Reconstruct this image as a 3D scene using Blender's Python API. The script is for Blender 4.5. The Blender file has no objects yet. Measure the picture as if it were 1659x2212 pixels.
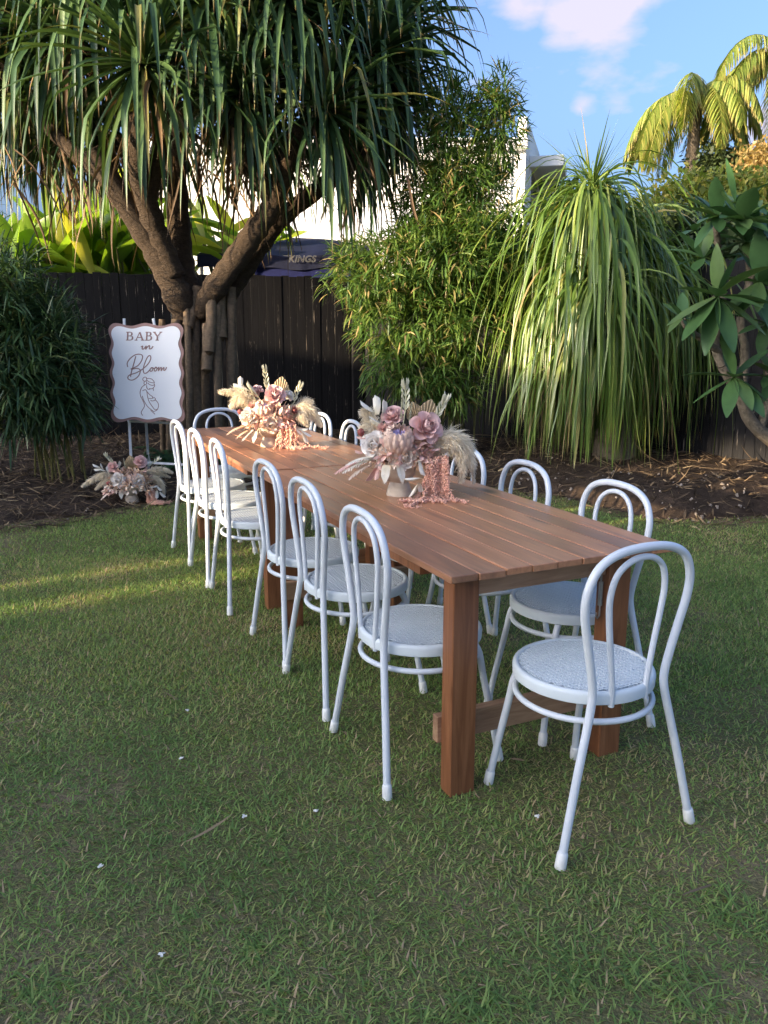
import bpy, bmesh, math, random
import numpy as np
from mathutils import Vector, Matrix, Euler

R = random.Random(7)
NR = np.random.default_rng(11)
scene = bpy.context.scene
COL = scene.collection

# ------------------------------------------------------------------ camera, sky, sun, exposure
F_PX, CX, CY, CAM_H, PITCH = 1749.0, 829.5, 1106.0, 1.404, 0.21927   # solved from the tables' edges (1659 px wide picture)
cam_d = bpy.data.cameras.new("camera"); cam = bpy.data.objects.new("camera", cam_d); COL.objects.link(cam)
cam.location = (0, 0, CAM_H); cam.rotation_euler = (math.pi/2 - PITCH, 0, 0)
cam_d.sensor_fit = 'VERTICAL'; cam_d.sensor_height = 32.0; cam_d.lens = 32.0*F_PX/2212.0
cam_d.clip_start = 0.05; cam_d.clip_end = 3000
scene.camera = cam

SUN_EL = math.radians(10.0)
SX, SY = 0.858, 0.514                       # the way the sunlight travels over the ground
sun_dir = Vector((SX*math.cos(SUN_EL), SY*math.cos(SUN_EL), -math.sin(SUN_EL)))
sd = bpy.data.lights.new("sun", 'SUN'); sd.energy = 2.8; sd.angle = math.radians(0.6); sd.color = (1.0, 0.78, 0.50)
sun = bpy.data.objects.new("sun", sd); COL.objects.link(sun)
sun.rotation_euler = sun_dir.to_track_quat('-Z', 'Y').to_euler(); sun.location = (-20, -12, 12)

world = bpy.data.worlds.new("World"); scene.world = world; world.use_nodes = True
wt = world.node_tree; wn, wl = wt.nodes, wt.links; wn.clear()
w_out = wn.new('ShaderNodeOutputWorld'); w_bg = wn.new('ShaderNodeBackground'); w_bg.inputs['Strength'].default_value = 0.15
w_sky = wn.new('ShaderNodeTexSky'); w_sky.sky_type = 'NISHITA'; w_sky.sun_disc = False
w_sky.sun_elevation = SUN_EL; w_sky.sun_rotation = math.atan2(-SX, -SY) % (2*math.pi)
w_sky.altitude = 0; w_sky.air_density = 0.55; w_sky.dust_density = 8.0; w_sky.ozone_density = 2.5
def px_dir(x, y):
    c, s = math.cos(PITCH), math.sin(PITCH)
    dx, dy, dz = (x-CX)/F_PX, 1.0, -(y-CY)/F_PX
    return Vector((dx, dy*c+dz*s, -dy*s+dz*c))
def wnode(t, **kw):
    n = wn.new(t)
    for k, v in kw.items(): setattr(n, k, v)
    return n
w_tc = wnode('ShaderNodeTexCoord')
w_noise = wnode('ShaderNodeTexNoise'); w_noise.inputs['Scale'].default_value = 9.0; w_noise.inputs['Detail'].default_value = 6.0; w_noise.inputs['Roughness'].default_value = 0.52
w_map = wnode('ShaderNodeMapping'); w_map.inputs['Scale'].default_value = (1, 1, 2.2)
wl.new(w_tc.outputs['Generated'], w_map.inputs['Vector']); wl.new(w_map.outputs['Vector'], w_noise.inputs['Vector'])
def wmath(op, a, b=None, clamp=False):
    n = wnode('ShaderNodeMath', operation=op); n.use_clamp = clamp
    for i, v in enumerate((a, b)):
        if v is None: continue
        if isinstance(v, (int, float)): n.inputs[i].default_value = v
        else: wl.new(v, n.inputs[i])
    return n.outputs[0]
# broken cloud field all round the sky, denser where the photograph shows its clouds
w_big = wnode('ShaderNodeTexNoise'); w_big.inputs['Scale'].default_value = 2.6; w_big.inputs['Detail'].default_value = 1.0
wl.new(w_map.outputs['Vector'], w_big.inputs['Vector'])
field = wmath('MULTIPLY', wmath('SUBTRACT', w_big.outputs['Fac'], 0.60), 1.6)
blob = None
for (x, y, rad, amp) in ((1120, 8, 0.060, 0.30), (1300, 0, 0.085, 0.36), (1215, 42, 0.058, 0.26), (1385, 0, 0.05, 0.24), (1255, 234, 0.020, 0.20), (1648, 266, 0.035, 0.30), (1030, 5, 0.04, 0.18)):
    d = px_dir(x, y).normalized()
    dn = wnode('ShaderNodeVectorMath', operation='DISTANCE'); wl.new(w_tc.outputs['Generated'], dn.inputs[0]); dn.inputs[1].default_value = d
    m = wmath('MULTIPLY', wmath('SUBTRACT', 1.0, wmath('DIVIDE', dn.outputs['Value'], rad), True), amp)
    blob = m if blob is None else wmath('MAXIMUM', blob, m)
dens = wmath('ADD', wmath('ADD', wmath('MULTIPLY', wmath('SUBTRACT', w_noise.outputs['Fac'], 0.5), 0.85), -0.105), wmath('MAXIMUM', blob, wmath('SUBTRACT', field, 0.12)))
mask = wmath('MULTIPLY', dens, 5.5, True)
w_mix = wnode('ShaderNodeMixRGB'); w_mix.inputs['Color2'].default_value = (1.30, 1.18, 1.42, 1)
wl.new(wmath('MULTIPLY', mask, 0.85), w_mix.inputs['Fac']); wl.new(w_sky.outputs['Color'], w_mix.inputs['Color1'])
wl.new(w_mix.outputs['Color'], w_bg.inputs['Color']); wl.new(w_bg.outputs['Background'], w_out.inputs['Surface'])

vs = scene.view_settings; vs.view_transform = 'Standard'; vs.look = 'None'; vs.exposure = 2.28; vs.gamma = 1.0; vs.use_curve_mapping = False
scene.cycles.max_bounces = 6; scene.cycles.diffuse_bounces = 3; scene.cycles.transparent_max_bounces = 6
scene.cycles.caustics_reflective = False; scene.cycles.caustics_refractive = False

# ------------------------------------------------------------------ helpers
def at_y(x, y, Y):
    d = px_dir(x, y); return Vector((0, 0, CAM_H)) + d*(Y/d.y)
def at_z(x, y, z):
    d = px_dir(x, y); return Vector((0, 0, CAM_H)) + d*((z-CAM_H)/d.z)

def tag(o, label=None, cat=None, group=None, kind=None):
    if label: o['label'] = label
    if cat: o['category'] = cat
    if group: o['group'] = group
    if kind: o['kind'] = kind
    return o
def link(o, parent=None):
    COL.objects.link(o)
    if parent is not None: o.parent = parent
    return o
def empty(name, loc=(0, 0, 0), rz=0.0, parent=None):
    o = bpy.data.objects.new(name, None); o.empty_display_size = 0.1
    o.location = loc; o.rotation_euler = (0, 0, rz); return link(o, parent)

def mesh_np(name, verts, quads=None, tris=None, attrs=None, smooth=False):
    me = bpy.data.meshes.new(name)
    verts = np.asarray(verts, np.float32).reshape(-1, 3)
    nq = 0 if quads is None else len(quads); nt = 0 if tris is None else len(tris)
    me.vertices.add(len(verts)); me.vertices.foreach_set('co', verts.ravel())
    loops = []
    if nq: loops.append(np.asarray(quads, np.int32).ravel())
    if nt: loops.append(np.asarray(tris, np.int32).ravel())
    lv = np.concatenate(loops)
    me.loops.add(len(lv)); me.loops.foreach_set('vertex_index', lv)
    starts = np.concatenate([np.arange(nq)*4, nq*4+np.arange(nt)*3]).astype(np.int32)
    me.polygons.add(nq+nt); me.polygons.foreach_set('loop_start', starts)
    if smooth: me.polygons.foreach_set('use_smooth', np.ones(nq+nt, bool))
    for k, v in (attrs or {}).items():
        a = me.attributes.new(k, 'FLOAT', 'POINT'); a.data.foreach_set('value', np.asarray(v, np.float32))
    me.update(calc_edges=True)
    return me
def obj(name, me, mat=None, parent=None, kind=None):
    o = bpy.data.objects.new(name, me)
    if mat is not None and len(me.materials) == 0: me.materials.append(mat)
    link(o, parent)
    if kind: o['kind'] = kind
    return o

class MB:
    """collects shapes for one mesh"""
    def __init__(s): s.v = []; s.f = []
    def add(s, vs_, fs_):
        b = len(s.v); s.v.extend([tuple(p) for p in vs_]); s.f.extend([tuple(i+b for i in f) for f in fs_])
    def box(s, c, d, M=None):
        x, y, z = d[0]/2, d[1]/2, d[2]/2
        P = [Vector((sx*x, sy*y, sz*z)) for sz in (-1, 1) for sy in (-1, 1) for sx in (-1, 1)]
        P = [(M @ p if M else p) + Vector(c) for p in P]
        s.add(P, [(0, 2, 3, 1), (4, 5, 7, 6), (0, 1, 5, 4), (2, 6, 7, 3), (0, 4, 6, 2), (1, 3, 7, 5)])
    def tube(s, pts, rad, n=10, cap=True, sub=0):
        pts = [Vector(p) for p in pts]
        rads = list(rad) if isinstance(rad, (list, tuple)) else [rad]*len(pts)
        if sub: pts, rads = smooth_path(pts, rads, sub)
        m = len(pts)
        T = [(pts[min(i+1, m-1)]-pts[max(i-1, 0)]).normalized() for i in range(m)]
        a = Vector((0, 0, 1)) if abs(T[0].z) < .9 else Vector((1, 0, 0))
        N = (a - T[0]*a.dot(T[0])).normalized(); V = []
        for i in range(m):
            N = (N - T[i]*N.dot(T[i])).normalized(); B = T[i].cross(N)
            for k in range(n):
                an = 2*math.pi*k/n; V.append(pts[i] + (N*math.cos(an)+B*math.sin(an))*rads[i])
        Fs = [(i*n+k, i*n+(k+1) % n, (i+1)*n+(k+1) % n, (i+1)*n+k) for i in range(m-1) for k in range(n)]
        if cap: Fs += [tuple(reversed(range(n))), tuple(range((m-1)*n, m*n))]
        s.add(V, Fs)
    def ring(s, c, r, tr, n=40, k=8):
        V = []; c = Vector(c)
        for i in range(n):
            a = 2*math.pi*i/n
            for j in range(k):
                b = 2*math.pi*j/k; V.append(c+Vector(((r+tr*math.cos(b))*math.cos(a), (r+tr*math.cos(b))*math.sin(a), tr*math.sin(b))))
        s.add(V, [(i*k+j, ((i+1) % n)*k+j, ((i+1) % n)*k+(j+1) % k, i*k+(j+1) % k) for i in range(n) for j in range(k)])
    def lathe(s, prof, n=40, c=(0, 0, 0), cap=True):
        V = [Vector((r*math.cos(2*math.pi*k/n), r*math.sin(2*math.pi*k/n), z))+Vector(c) for r, z in prof for k in range(n)]
        m = len(prof); Fs = [(i*n+k, i*n+(k+1) % n, (i+1)*n+(k+1) % n, (i+1)*n+k) for i in range(m-1) for k in range(n)]
        if cap: Fs += [tuple(reversed(range(n))), tuple(range((m-1)*n, m*n))]
        s.add(V, Fs)
    def prism(s, poly, y0, y1):
        n = len(poly); V = [Vector((p[0], y0, p[1])) for p in poly]+[Vector((p[0], y1, p[1])) for p in poly]
        s.add(V, [tuple(range(n)), tuple(reversed(range(n, 2*n)))]+[(k, n+k, n+(k+1) % n, (k+1) % n) for k in range(n)])
    def mesh(s, name, smooth=False, bevel=0, angle=35):
        me = bpy.data.meshes.new(name); me.from_pydata(s.v, [], s.f); me.update()
        bm = bmesh.new(); bm.from_mesh(me)
        bmesh.ops.recalc_face_normals(bm, faces=bm.faces)
        if bevel: bmesh.ops.bevel(bm, geom=list(bm.edges), offset=bevel, segments=1, affect='EDGES', clamp_overlap=True)
        bm.to_mesh(me); bm.free()
        if smooth:
            me.polygons.foreach_set('use_smooth', [True]*len(me.polygons))
            me.set_sharp_from_angle(angle=math.radians(angle))
        return me
    def build(s, name, mat, parent=None, smooth=False, bevel=0, kind=None, angle=35):
        return obj(name, s.mesh(name, smooth, bevel, angle), mat, parent, kind)

def smooth_path(pts, rads, sub):
    out, ro = [], []; m = len(pts)
    for i in range(m-1):
        p0, p1, p2, p3 = pts[max(i-1, 0)], pts[i], pts[i+1], pts[min(i+2, m-1)]
        for k in range(sub):
            t = k/sub
            out.append(0.5*((2*p1)+(p2-p0)*t+(2*p0-5*p1+4*p2-p3)*t*t+(3*p1-p0-3*p2+p3)*t**3)); ro.append(rads[i]*(1-t)+rads[i+1]*t)
    out.append(pts[-1]); ro.append(rads[-1]); return out, ro

def unit(a): return a/np.maximum(np.linalg.norm(a, axis=-1, keepdims=True), 1e-9)
def ribbons(P, D, L, W, droop, nseg=6, shape='lance', fold=0.0, roll=None, wob=0.0):
    """many leaf blades as arrays: base points P, start directions D, lengths L, widths W, droop (N,) or (N,nseg)"""
    P = np.asarray(P, float); N = len(P); D = unit(np.asarray(D, float)); L = np.broadcast_to(L, N).astype(float); W = np.broadcast_to(W, N).astype(float)
    droop = np.asarray(droop, float)
    if droop.ndim < 2: droop = np.repeat(np.broadcast_to(droop, N)[:, None]/nseg, nseg, 1)
    up = np.array([0, 0, 1.0]); S = np.cross(D, up); bad = np.linalg.norm(S, axis=1) < .08
    S[bad] = NR.normal(size=(bad.sum(), 3))*[1, 1, 0]; S = unit(S)
    if roll is not None:
        nn = np.cross(S, D); S = unit(S*np.cos(roll)[:, None]+nn*np.sin(roll)[:, None])
    C = np.zeros((N, nseg+1, 3)); C[:, 0] = P; d = D.copy(); dirs = [d]
    for k in range(nseg):
        d = d + np.array([0, 0, -1.0])*droop[:, k:k+1]
        if wob: d = d + NR.normal(size=(N, 3))*wob
        d = unit(d); C[:, k+1] = C[:, k]+d*(L/nseg)[:, None]; dirs.append(d)
    t = np.linspace(0, 1, nseg+1)
    prof = {'lance': np.sin(np.pi*np.clip(t*.92+.08, 0, 1))**.7*(1-.15*t), 'strap': np.minimum(1, (1-t)*2.2)**.8*(.8+.2*np.minimum(1, t*5)),
            'blade': (1-t)**.6, 'oval': np.sin(np.pi*np.clip(t, 0.03, .985))**.75}[shape]
    hw = (W[:, None]*prof[None, :]/2)[:, :, None]
    Sx = S[:, None, :]
    if fold:
        dd = np.stack(dirs, 1); nrm = np.cross(np.broadcast_to(Sx, dd.shape), dd)
        V = np.stack([C-Sx*hw, C-nrm*hw*fold*-1, C+Sx*hw], 2); k = 3
        V[:, :, 1] = C - nrm*hw*fold
    else:
        V = np.stack([C-Sx*hw, C+Sx*hw], 2); k = 2
    idx = np.arange(N*(nseg+1)*k).reshape(N, nseg+1, k)
    q = [np.stack([idx[:, :-1, j], idx[:, :-1, j+1], idx[:, 1:, j+1], idx[:, 1:, j]], -1).reshape(-1, 4) for j in range(k-1)]
    rnd = np.repeat(NR.random(N), (nseg+1)*k); tt = np.broadcast_to(t[None, :, None], (N, nseg+1, k)).ravel()
    return V.reshape(-1, 3), np.concatenate(q), rnd, tt
def join_rib(lst):
    V, Q, A, T = [], [], [], []; b = 0
    for v, q, a, t in lst:
        V.append(v); Q.append(q+b); A.append(a); T.append(t); b += len(v)
    return np.concatenate(V), np.concatenate(Q), np.concatenate(A), np.concatenate(T)
def rib_obj(name, rib, mat, parent=None, kind=None, smooth=True):
    v, q, a, t = rib
    return obj(name, mesh_np(name, v, q, attrs={'rnd': a, 'along': t}, smooth=smooth), mat, parent, kind)
def rand_dirs(n, zlo=-1, zhi=1):
    z = NR.uniform(zlo, zhi, n); a = NR.uniform(0, 2*np.pi, n); r = np.sqrt(np.maximum(0, 1-z*z))
    return np.stack([r*np.cos(a), r*np.sin(a), z], 1)

# ------------------------------------------------------------------ materials
MATS = {}
class NT:
    def __init__(s, name):
        s.m = bpy.data.materials.new(name); s.m.use_nodes = True; s.t = s.m.node_tree; s.n = s.t.nodes; s.l = s.t.links
        s.b = s.n['Principled BSDF']; s.out = s.n['Material Output']; MATS[name] = s.m
    def new(s, t, **kw):
        n = s.n.new(t)
        for k, v in kw.items(): setattr(n, k, v)
        return n
    def lk(s, a, b): s.l.new(a, b)
    def coord(s, kind='Object', scale=(1, 1, 1), rand=False):
        tc = s.new('ShaderNodeTexCoord'); mp = s.new('ShaderNodeMapping'); mp.inputs['Scale'].default_value = scale
        s.lk(tc.outputs[kind], mp.inputs['Vector'])
        if rand:
            oi = s.new('ShaderNodeObjectInfo'); m = s.new('ShaderNodeMath', operation='MULTIPLY'); m.inputs[1].default_value = 37.0
            s.lk(oi.outputs['Random'], m.inputs[0]); s.lk(m.outputs[0], mp.inputs['Location'])
        return mp.outputs['Vector']
    def noise(s, vec, scale, detail=4, rough=.55, dist=0):
        n = s.new('ShaderNodeTexNoise'); n.inputs['Scale'].default_value = scale; n.inputs['Detail'].default_value = detail
        n.inputs['Roughness'].default_value = rough; n.inputs['Distortion'].default_value = dist
        if vec is not None: s.lk(vec, n.inputs['Vector'])
        return n.outputs['Fac']
    def ramp(s, fac, stops):
        r = s.new('ShaderNodeValToRGB'); e = r.color_ramp.elements
        while len(e) < len(stops): e.new(0.5)
        for el, (p, c) in zip(e, stops): el.position = p; el.color = (*c, 1) if len(c) == 3 else c
        s.lk(fac, r.inputs['Fac']); return r.outputs['Color']
    def mix(s, fac, a, b, mode='MIX'):
        n = s.new('ShaderNodeMixRGB', blend_type=mode)
        for i, v in zip((0, 1, 2), (fac, a, b)):
            if isinstance(v, (int, float)): n.inputs[i].default_value = v
            elif isinstance(v, tuple): n.inputs[i].default_value = (*v, 1)
            else: s.lk(v, n.inputs[i])
        return n.outputs['Color']
    def attr(s, name): return s.new('ShaderNodeAttribute', attribute_name=name).outputs['Fac']
    def bump(s, h, strength=.3, dist=.01):
        b = s.new('ShaderNodeBump'); b.inputs['Strength'].default_value = strength; b.inputs['Distance'].default_value = dist
        s.lk(h, b.inputs['Height']); s.lk(b.outputs['Normal'], s.b.inputs['Normal'])
    def set(s, col=None, rough=None, spec=None, **kw):
        if col is not None:
            if isinstance(col, tuple): s.b.inputs['Base Color'].default_value = (*col, 1)
            else: s.lk(col, s.b.inputs['Base Color'])
        if rough is not None:
            if isinstance(rough, (int, float)): s.b.inputs['Roughness'].default_value = rough
            else: s.lk(rough, s.b.inputs['Roughness'])
        if spec is not None: s.b.inputs['Specular IOR Level'].default_value = spec
        for k, v in kw.items(): s.b.inputs[k.replace('_', ' ')].default_value = v
        return s.m
    def translucent(s, col, fac):
        tr = s.new('ShaderNodeBsdfTranslucent'); mx = s.new('ShaderNodeMixShader'); mx.inputs[0].default_value = fac
        if isinstance(col, tuple): tr.inputs['Color'].default_value = (*col, 1)
        else: s.lk(col, tr.inputs['Color'])
        s.lk(s.b.outputs[0], mx.inputs[1]); s.lk(tr.outputs[0], mx.inputs[2]); s.lk(mx.outputs[0], s.out.inputs['Surface'])

def leaf_mat(name, stops, rough=.45, tl=.3, tlc=None, tip=None, tip_at=.8, spec=.4, scale=25):
    n = NT(name); c = n.ramp(n.attr('rnd'), stops)
    c = n.mix(.35, c, n.ramp(n.noise(n.coord(), scale, 3), [(.3, (.6, .6, .6)), (.7, (1.25, 1.25, 1.2))]), 'MULTIPLY')
    if tip:
        r = n.ramp(n.attr('along'), [(tip_at, (0, 0, 0)), (1, (1, 1, 1))]); c = n.mix(r, c, tip)
    n.set(c, rough, spec)
    if tl:
        t2 = n.mix(1.0, c, tlc or (1.5, 1.5, .8), 'MULTIPLY'); n.translucent(t2, tl)
    return n.m
def plain(name, col, rough=.5, spec=.5, var=.12, scale=30, bump=0, **kw):
    n = NT(name); f = n.noise(n.coord(), scale, 4)
    c = n.mix(1.0, col, n.ramp(f, [(.25, (1-var,)*3), (.75, (1+var,)*3)]), 'MULTIPLY'); n.set(c, rough, spec, **kw)
    if bump: n.bump(f, bump, .004)
    return n.m

G1, G2, G3 = (.035, .075, .018), (.07, .12, .03), (.12, .17, .045)
M_pand = leaf_mat('pandanus_leaf', [(0, (.026, .058, .023)), (.5, (.048, .096, .036)), (.9, (.088, .146, .048)), (1, (.20, .18, .06))], .38, .15, tip=(.22, .13, .05), tip_at=.88, scale=6)
M_pdead = leaf_mat('dead_pandanus_leaf', [(0, (.09, .055, .03)), (.5, (.17, .105, .055)), (1, (.26, .17, .09))], .7, .15, tlc=(1, .9, .7), scale=8)
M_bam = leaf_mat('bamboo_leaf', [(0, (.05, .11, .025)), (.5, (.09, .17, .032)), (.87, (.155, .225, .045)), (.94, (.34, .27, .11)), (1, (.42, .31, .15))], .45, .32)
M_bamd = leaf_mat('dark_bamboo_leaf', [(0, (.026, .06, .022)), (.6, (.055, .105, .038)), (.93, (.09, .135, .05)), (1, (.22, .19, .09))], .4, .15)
M_pony = leaf_mat('ponytail_leaf', [(0, (.07, .13, .025)), (.5, (.13, .21, .04)), (.93, (.21, .27, .07)), (1, (.33, .25, .11))], .33, .3, tip=(.30, .22, .10), tip_at=.93, spec=.6, scale=8)
M_straw = leaf_mat('dry_straw_leaf', [(0, (.22, .15, .07)), (1, (.40, .29, .15))], .7, .2, tlc=(1, .9, .7))
M_banana = leaf_mat('banana_leaf', [(0, (.12, .22, .03)), (.5, (.20, .32, .04)), (.9, (.34, .40, .07)), (1, (.5, .44, .10))], .35, .5, tlc=(1.7, 1.6, .6), scale=5)
M_fran = leaf_mat('frangipani_leaf', [(0, (.04, .095, .035)), (.6, (.06, .13, .045)), (1, (.10, .16, .05))], .42, .22, scale=14)
M_palm = leaf_mat('palm_leaflet', [(0, (.13, .19, .04)), (.6, (.24, .29, .06)), (1, (.38, .36, .10))], .4, .35, tip=(.38, .27, .10), tip_at=.7)
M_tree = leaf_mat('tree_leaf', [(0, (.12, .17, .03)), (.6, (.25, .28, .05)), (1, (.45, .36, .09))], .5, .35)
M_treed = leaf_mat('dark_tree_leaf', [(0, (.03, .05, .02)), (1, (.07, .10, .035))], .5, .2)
M_fern = leaf_mat('fern_frond', [(0, (.03, .09, .03)), (1, (.07, .16, .05))], .5, .25)
M_grass = leaf_mat('grass_blade', [(0, (.125, .215, .065)), (.40, (.205, .32, .092)), (.66, (.30, .39, .12)), (.80, (.42, .40, .16)), (.90, (.50, .40, .23)), (1, (.52, .38, .26))], .55, .42, scale=1.3)
M_litter = leaf_mat('dry_litter', [(0, (.045, .03, .02)), (.55, (.11, .075, .045)), (.88, (.22, .155, .09)), (1, (.34, .26, .15))], .75, .1, tlc=(1, .9, .8))

def bark(name, a, b, ring=26, bs=.6):
    n = NT(name); v = n.coord('Object', (1, 1, 1)); f = n.noise(v, 22, 6, .6); f2 = n.noise(n.coord('Object', (6, 6, ring)), 3.5, 4, .6, .8)
    c = n.mix(f2, a, b); c = n.mix(.7, c, n.ramp(f, [(.3, (.5, .5, .5)), (.7, (1.3, 1.25, 1.2))]), 'MULTIPLY'); n.set(c, .85, .25)
    h = n.mix(.5, f, f2); n.bump(h, bs, .05); return n.m
M_ptrunk = bark('pandanus_bark', (.022, .015, .011), (.11, .078, .052), 30, 1.0)
M_root = bark('prop_root_bark', (.12, .085, .055), (.34, .25, .17), 60, .7)
M_ftrunk = bark('frangipani_bark', (.10, .085, .065), (.24, .20, .155), 10, .6)
M_cane = plain('bamboo_cane', (.16, .15, .05), .45, .4, .3, 20)
M_trunk = bark('grey_bark', (.10, .08, .06), (.24, .2, .16), 8, .5)

def m_table():
    n = NT('varnished_board'); v = n.coord('Object', (1, .07, 1), True)
    g = n.noise(v, 26, 6, .6, 1.6); big = n.noise(n.coord('Object', (1, .22, 1), True), 7, 3, .5, .8)
    c = n.ramp(g, [(.28, (.24, .086, .036)), (.5, (.43, .18, .078)), (.72, (.56, .27, .13))])
    oi = n.new('ShaderNodeObjectInfo'); c = n.mix(.85, c, n.ramp(oi.outputs['Random'], [(0, (.58, .54, .52)), (.5, (1, 1, 1)), (1, (1.38, 1.3, 1.22))]), 'MULTIPLY')
    c = n.mix(n.ramp(big, [(.56, (0, 0, 0)), (.72, (.75, .75, .75))]), c, (.075, .032, .02))
    vo = n.new('ShaderNodeTexVoronoi'); vo.inputs['Scale'].default_value = 4.2; n.lk(n.coord('Object', (1, .42, 1), True), vo.inputs['Vector'])
    c = n.mix(n.ramp(vo.outputs['Distance'], [(.04, (.9, .9, .9)), (.17, (0, 0, 0))]), c, (.045, .018, .012))
    e = n.new('ShaderNodeNewGeometry'); c = n.mix(n.ramp(e.outputs['Pointiness'], [(.56, (0, 0, 0)), (.66, (.55, .55, .55))]), c, (.33, .2, .14))
    n.set(c, n.ramp(g, [(.3, (.30,)*3), (.8, (.44,)*3)]), .5, Coat_Weight=.05, Coat_Roughness=.22); n.bump(g, .10, .003); return n.m
M_board = m_table()
def m_leg():
    n = NT('stained_pine_leg'); v = n.coord('Object', (1, 1, .07), True); g = n.noise(v, 30, 6, .6, 1.2)
    c = n.ramp(g, [(.28, (.13, .047, .021)), (.5, (.235, .092, .040)), (.74, (.33, .145, .068))])
    n.set(c, .42, .45); n.bump(g, .12, .003); return n.m
M_leg = m_leg()
def m_rail():
    n = NT('pale_pine_rail'); v = n.coord('Object', (.09, 1, 1), True); g = n.noise(v, 34, 6, .6, 2.2); b = n.noise(n.coord('Object', (.25, 1, 1), True), 9, 2)
    c = n.ramp(g, [(.25, (.24, .125, .07)), (.5, (.38, .22, .13)), (.8, (.48, .30, .185))]); c = n.mix(n.ramp(b, [(.52, (0, 0, 0)), (.72, (.6,)*3)]), c, (.14, .07, .045))
    n.set(c, .5, .4); n.bump(g, .1, .003); return n.m
M_rail = m_rail()
def m_paint():
    n = NT('white_enamel_paint'); f = n.noise(n.coord(), 9, 4); s = n.noise(n.coord('Object'), 160, 2)
    c = n.ramp(f, [(.25, (.64, .68, .73)), (.7, (.70, .74, .79))])
    n.set(c, .30, .5); return n.m
M_white = m_paint()
M_seat = plain('white_seat_plastic', (.66, .72, .75), .42, .5, .03, 12)
M_cap = plain('white_rubber_foot', (.82, .82, .80), .55, .4, .10, 60)
M_steel = plain('zinc_steel', (.45, .44, .43), .35, .5, .2, 60, Metallic=.9)
M_fence = None
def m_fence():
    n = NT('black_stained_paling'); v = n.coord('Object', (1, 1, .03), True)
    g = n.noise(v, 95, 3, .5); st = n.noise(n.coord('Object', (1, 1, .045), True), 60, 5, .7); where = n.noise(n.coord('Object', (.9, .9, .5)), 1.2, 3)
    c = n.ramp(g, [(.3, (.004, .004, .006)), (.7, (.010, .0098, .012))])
    wgeo = n.new('ShaderNodeNewGeometry'); low = n.noise(wgeo.outputs['Position'], .9, 2); vd = n.new('ShaderNodeVectorMath', operation='DISTANCE'); n.lk(wgeo.outputs['Position'], vd.inputs[0]); vd.inputs[1].default_value = (-.75, 10.9, 1.0); worn_sun_patch = n.ramp(vd.outputs['Value'], [(.5, (.22, .22, .22)), (1, (0, 0, 0))]); low = n.mix(1.0, low, worn_sun_patch, 'ADD')  # real pale streaks, made denser here to paint in the sunlit patch
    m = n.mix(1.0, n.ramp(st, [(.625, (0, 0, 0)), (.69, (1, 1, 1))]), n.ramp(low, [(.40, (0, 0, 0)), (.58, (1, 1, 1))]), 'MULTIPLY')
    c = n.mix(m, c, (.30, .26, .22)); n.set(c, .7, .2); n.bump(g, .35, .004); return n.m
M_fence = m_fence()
M_dirt = None
def m_dirt():
    n = NT('mulch_soil'); v = n.coord(); f = n.noise(v, 7, 6, .65); p = n.noise(v, 70, 4, .7)
    c = n.ramp(f, [(.3, (.030, .021, .016)), (.55, (.055, .038, .028)), (.8, (.11, .075, .055))]); c = n.mix(n.ramp(p, [(.68, (0, 0, 0)), (.74, (.8,)*3)]), c, (.27, .215, .17))
    n.set(c, .9, .2); n.bump(p, .9, .03); return n.m
M_dirt = m_dirt()
def m_soil():
    n = NT('lawn_soil'); v = n.coord(); f = n.noise(v, 1.6, 6, .6); p = n.noise(v, 90, 3, .7)
    c = n.ramp(f, [(.3, (.12, .13, .05)), (.52, (.16, .15, .07)), (.72, (.25, .19, .12))]); c = n.mix(.6, c, n.ramp(p, [(.32, (.3,)*3), (.68, (1.5,)*3)]), 'MULTIPLY')
    n.set(c, .95, .1); n.bump(p, .8, .02); return n.m
M_soil = m_soil()
M_render = plain('white_house_render', (.82, .81, .78), .7, .3, .03, 3)
M_roofw = plain('white_roof_sheet', (.80, .80, .79), .5, .4, .03, 3)
M_glass = plain('window_glass', (.05, .06, .07), .08, .6, .05)
M_brick = plain('tan_house_render', (.34, .29, .24), .8, .2, .12, 5)
M_roofd = plain('grey_roof_metal', (.12, .12, .13), .5, .4, .1, 4)
M_navy = plain('navy_canvas', (.008, .011, .035), .75, .25, .35, 3, .2)
M_navy2 = plain('blue_canvas', (.006, .010, .075), .7, .25, .2, 3)
M_logo = plain('silver_print', (.16, .16, .16), .6, .3, .05)
M_easel = plain('white_easel_paint', (.80, .80, .80), .4, .4, .04)
M_signface = plain('white_sign_acrylic', (.83, .83, .84), .45, .4, .02, 2)
M_signpink = plain('dusty_rose_acrylic', (.30, .17, .15), .45, .4, .05, 8)
M_rope = plain('white_cord', (.7, .7, .66), .8, .2, .1)
M_fallen = plain('fallen_petal', (.75, .73, .68), .7, .3, .1)

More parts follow.
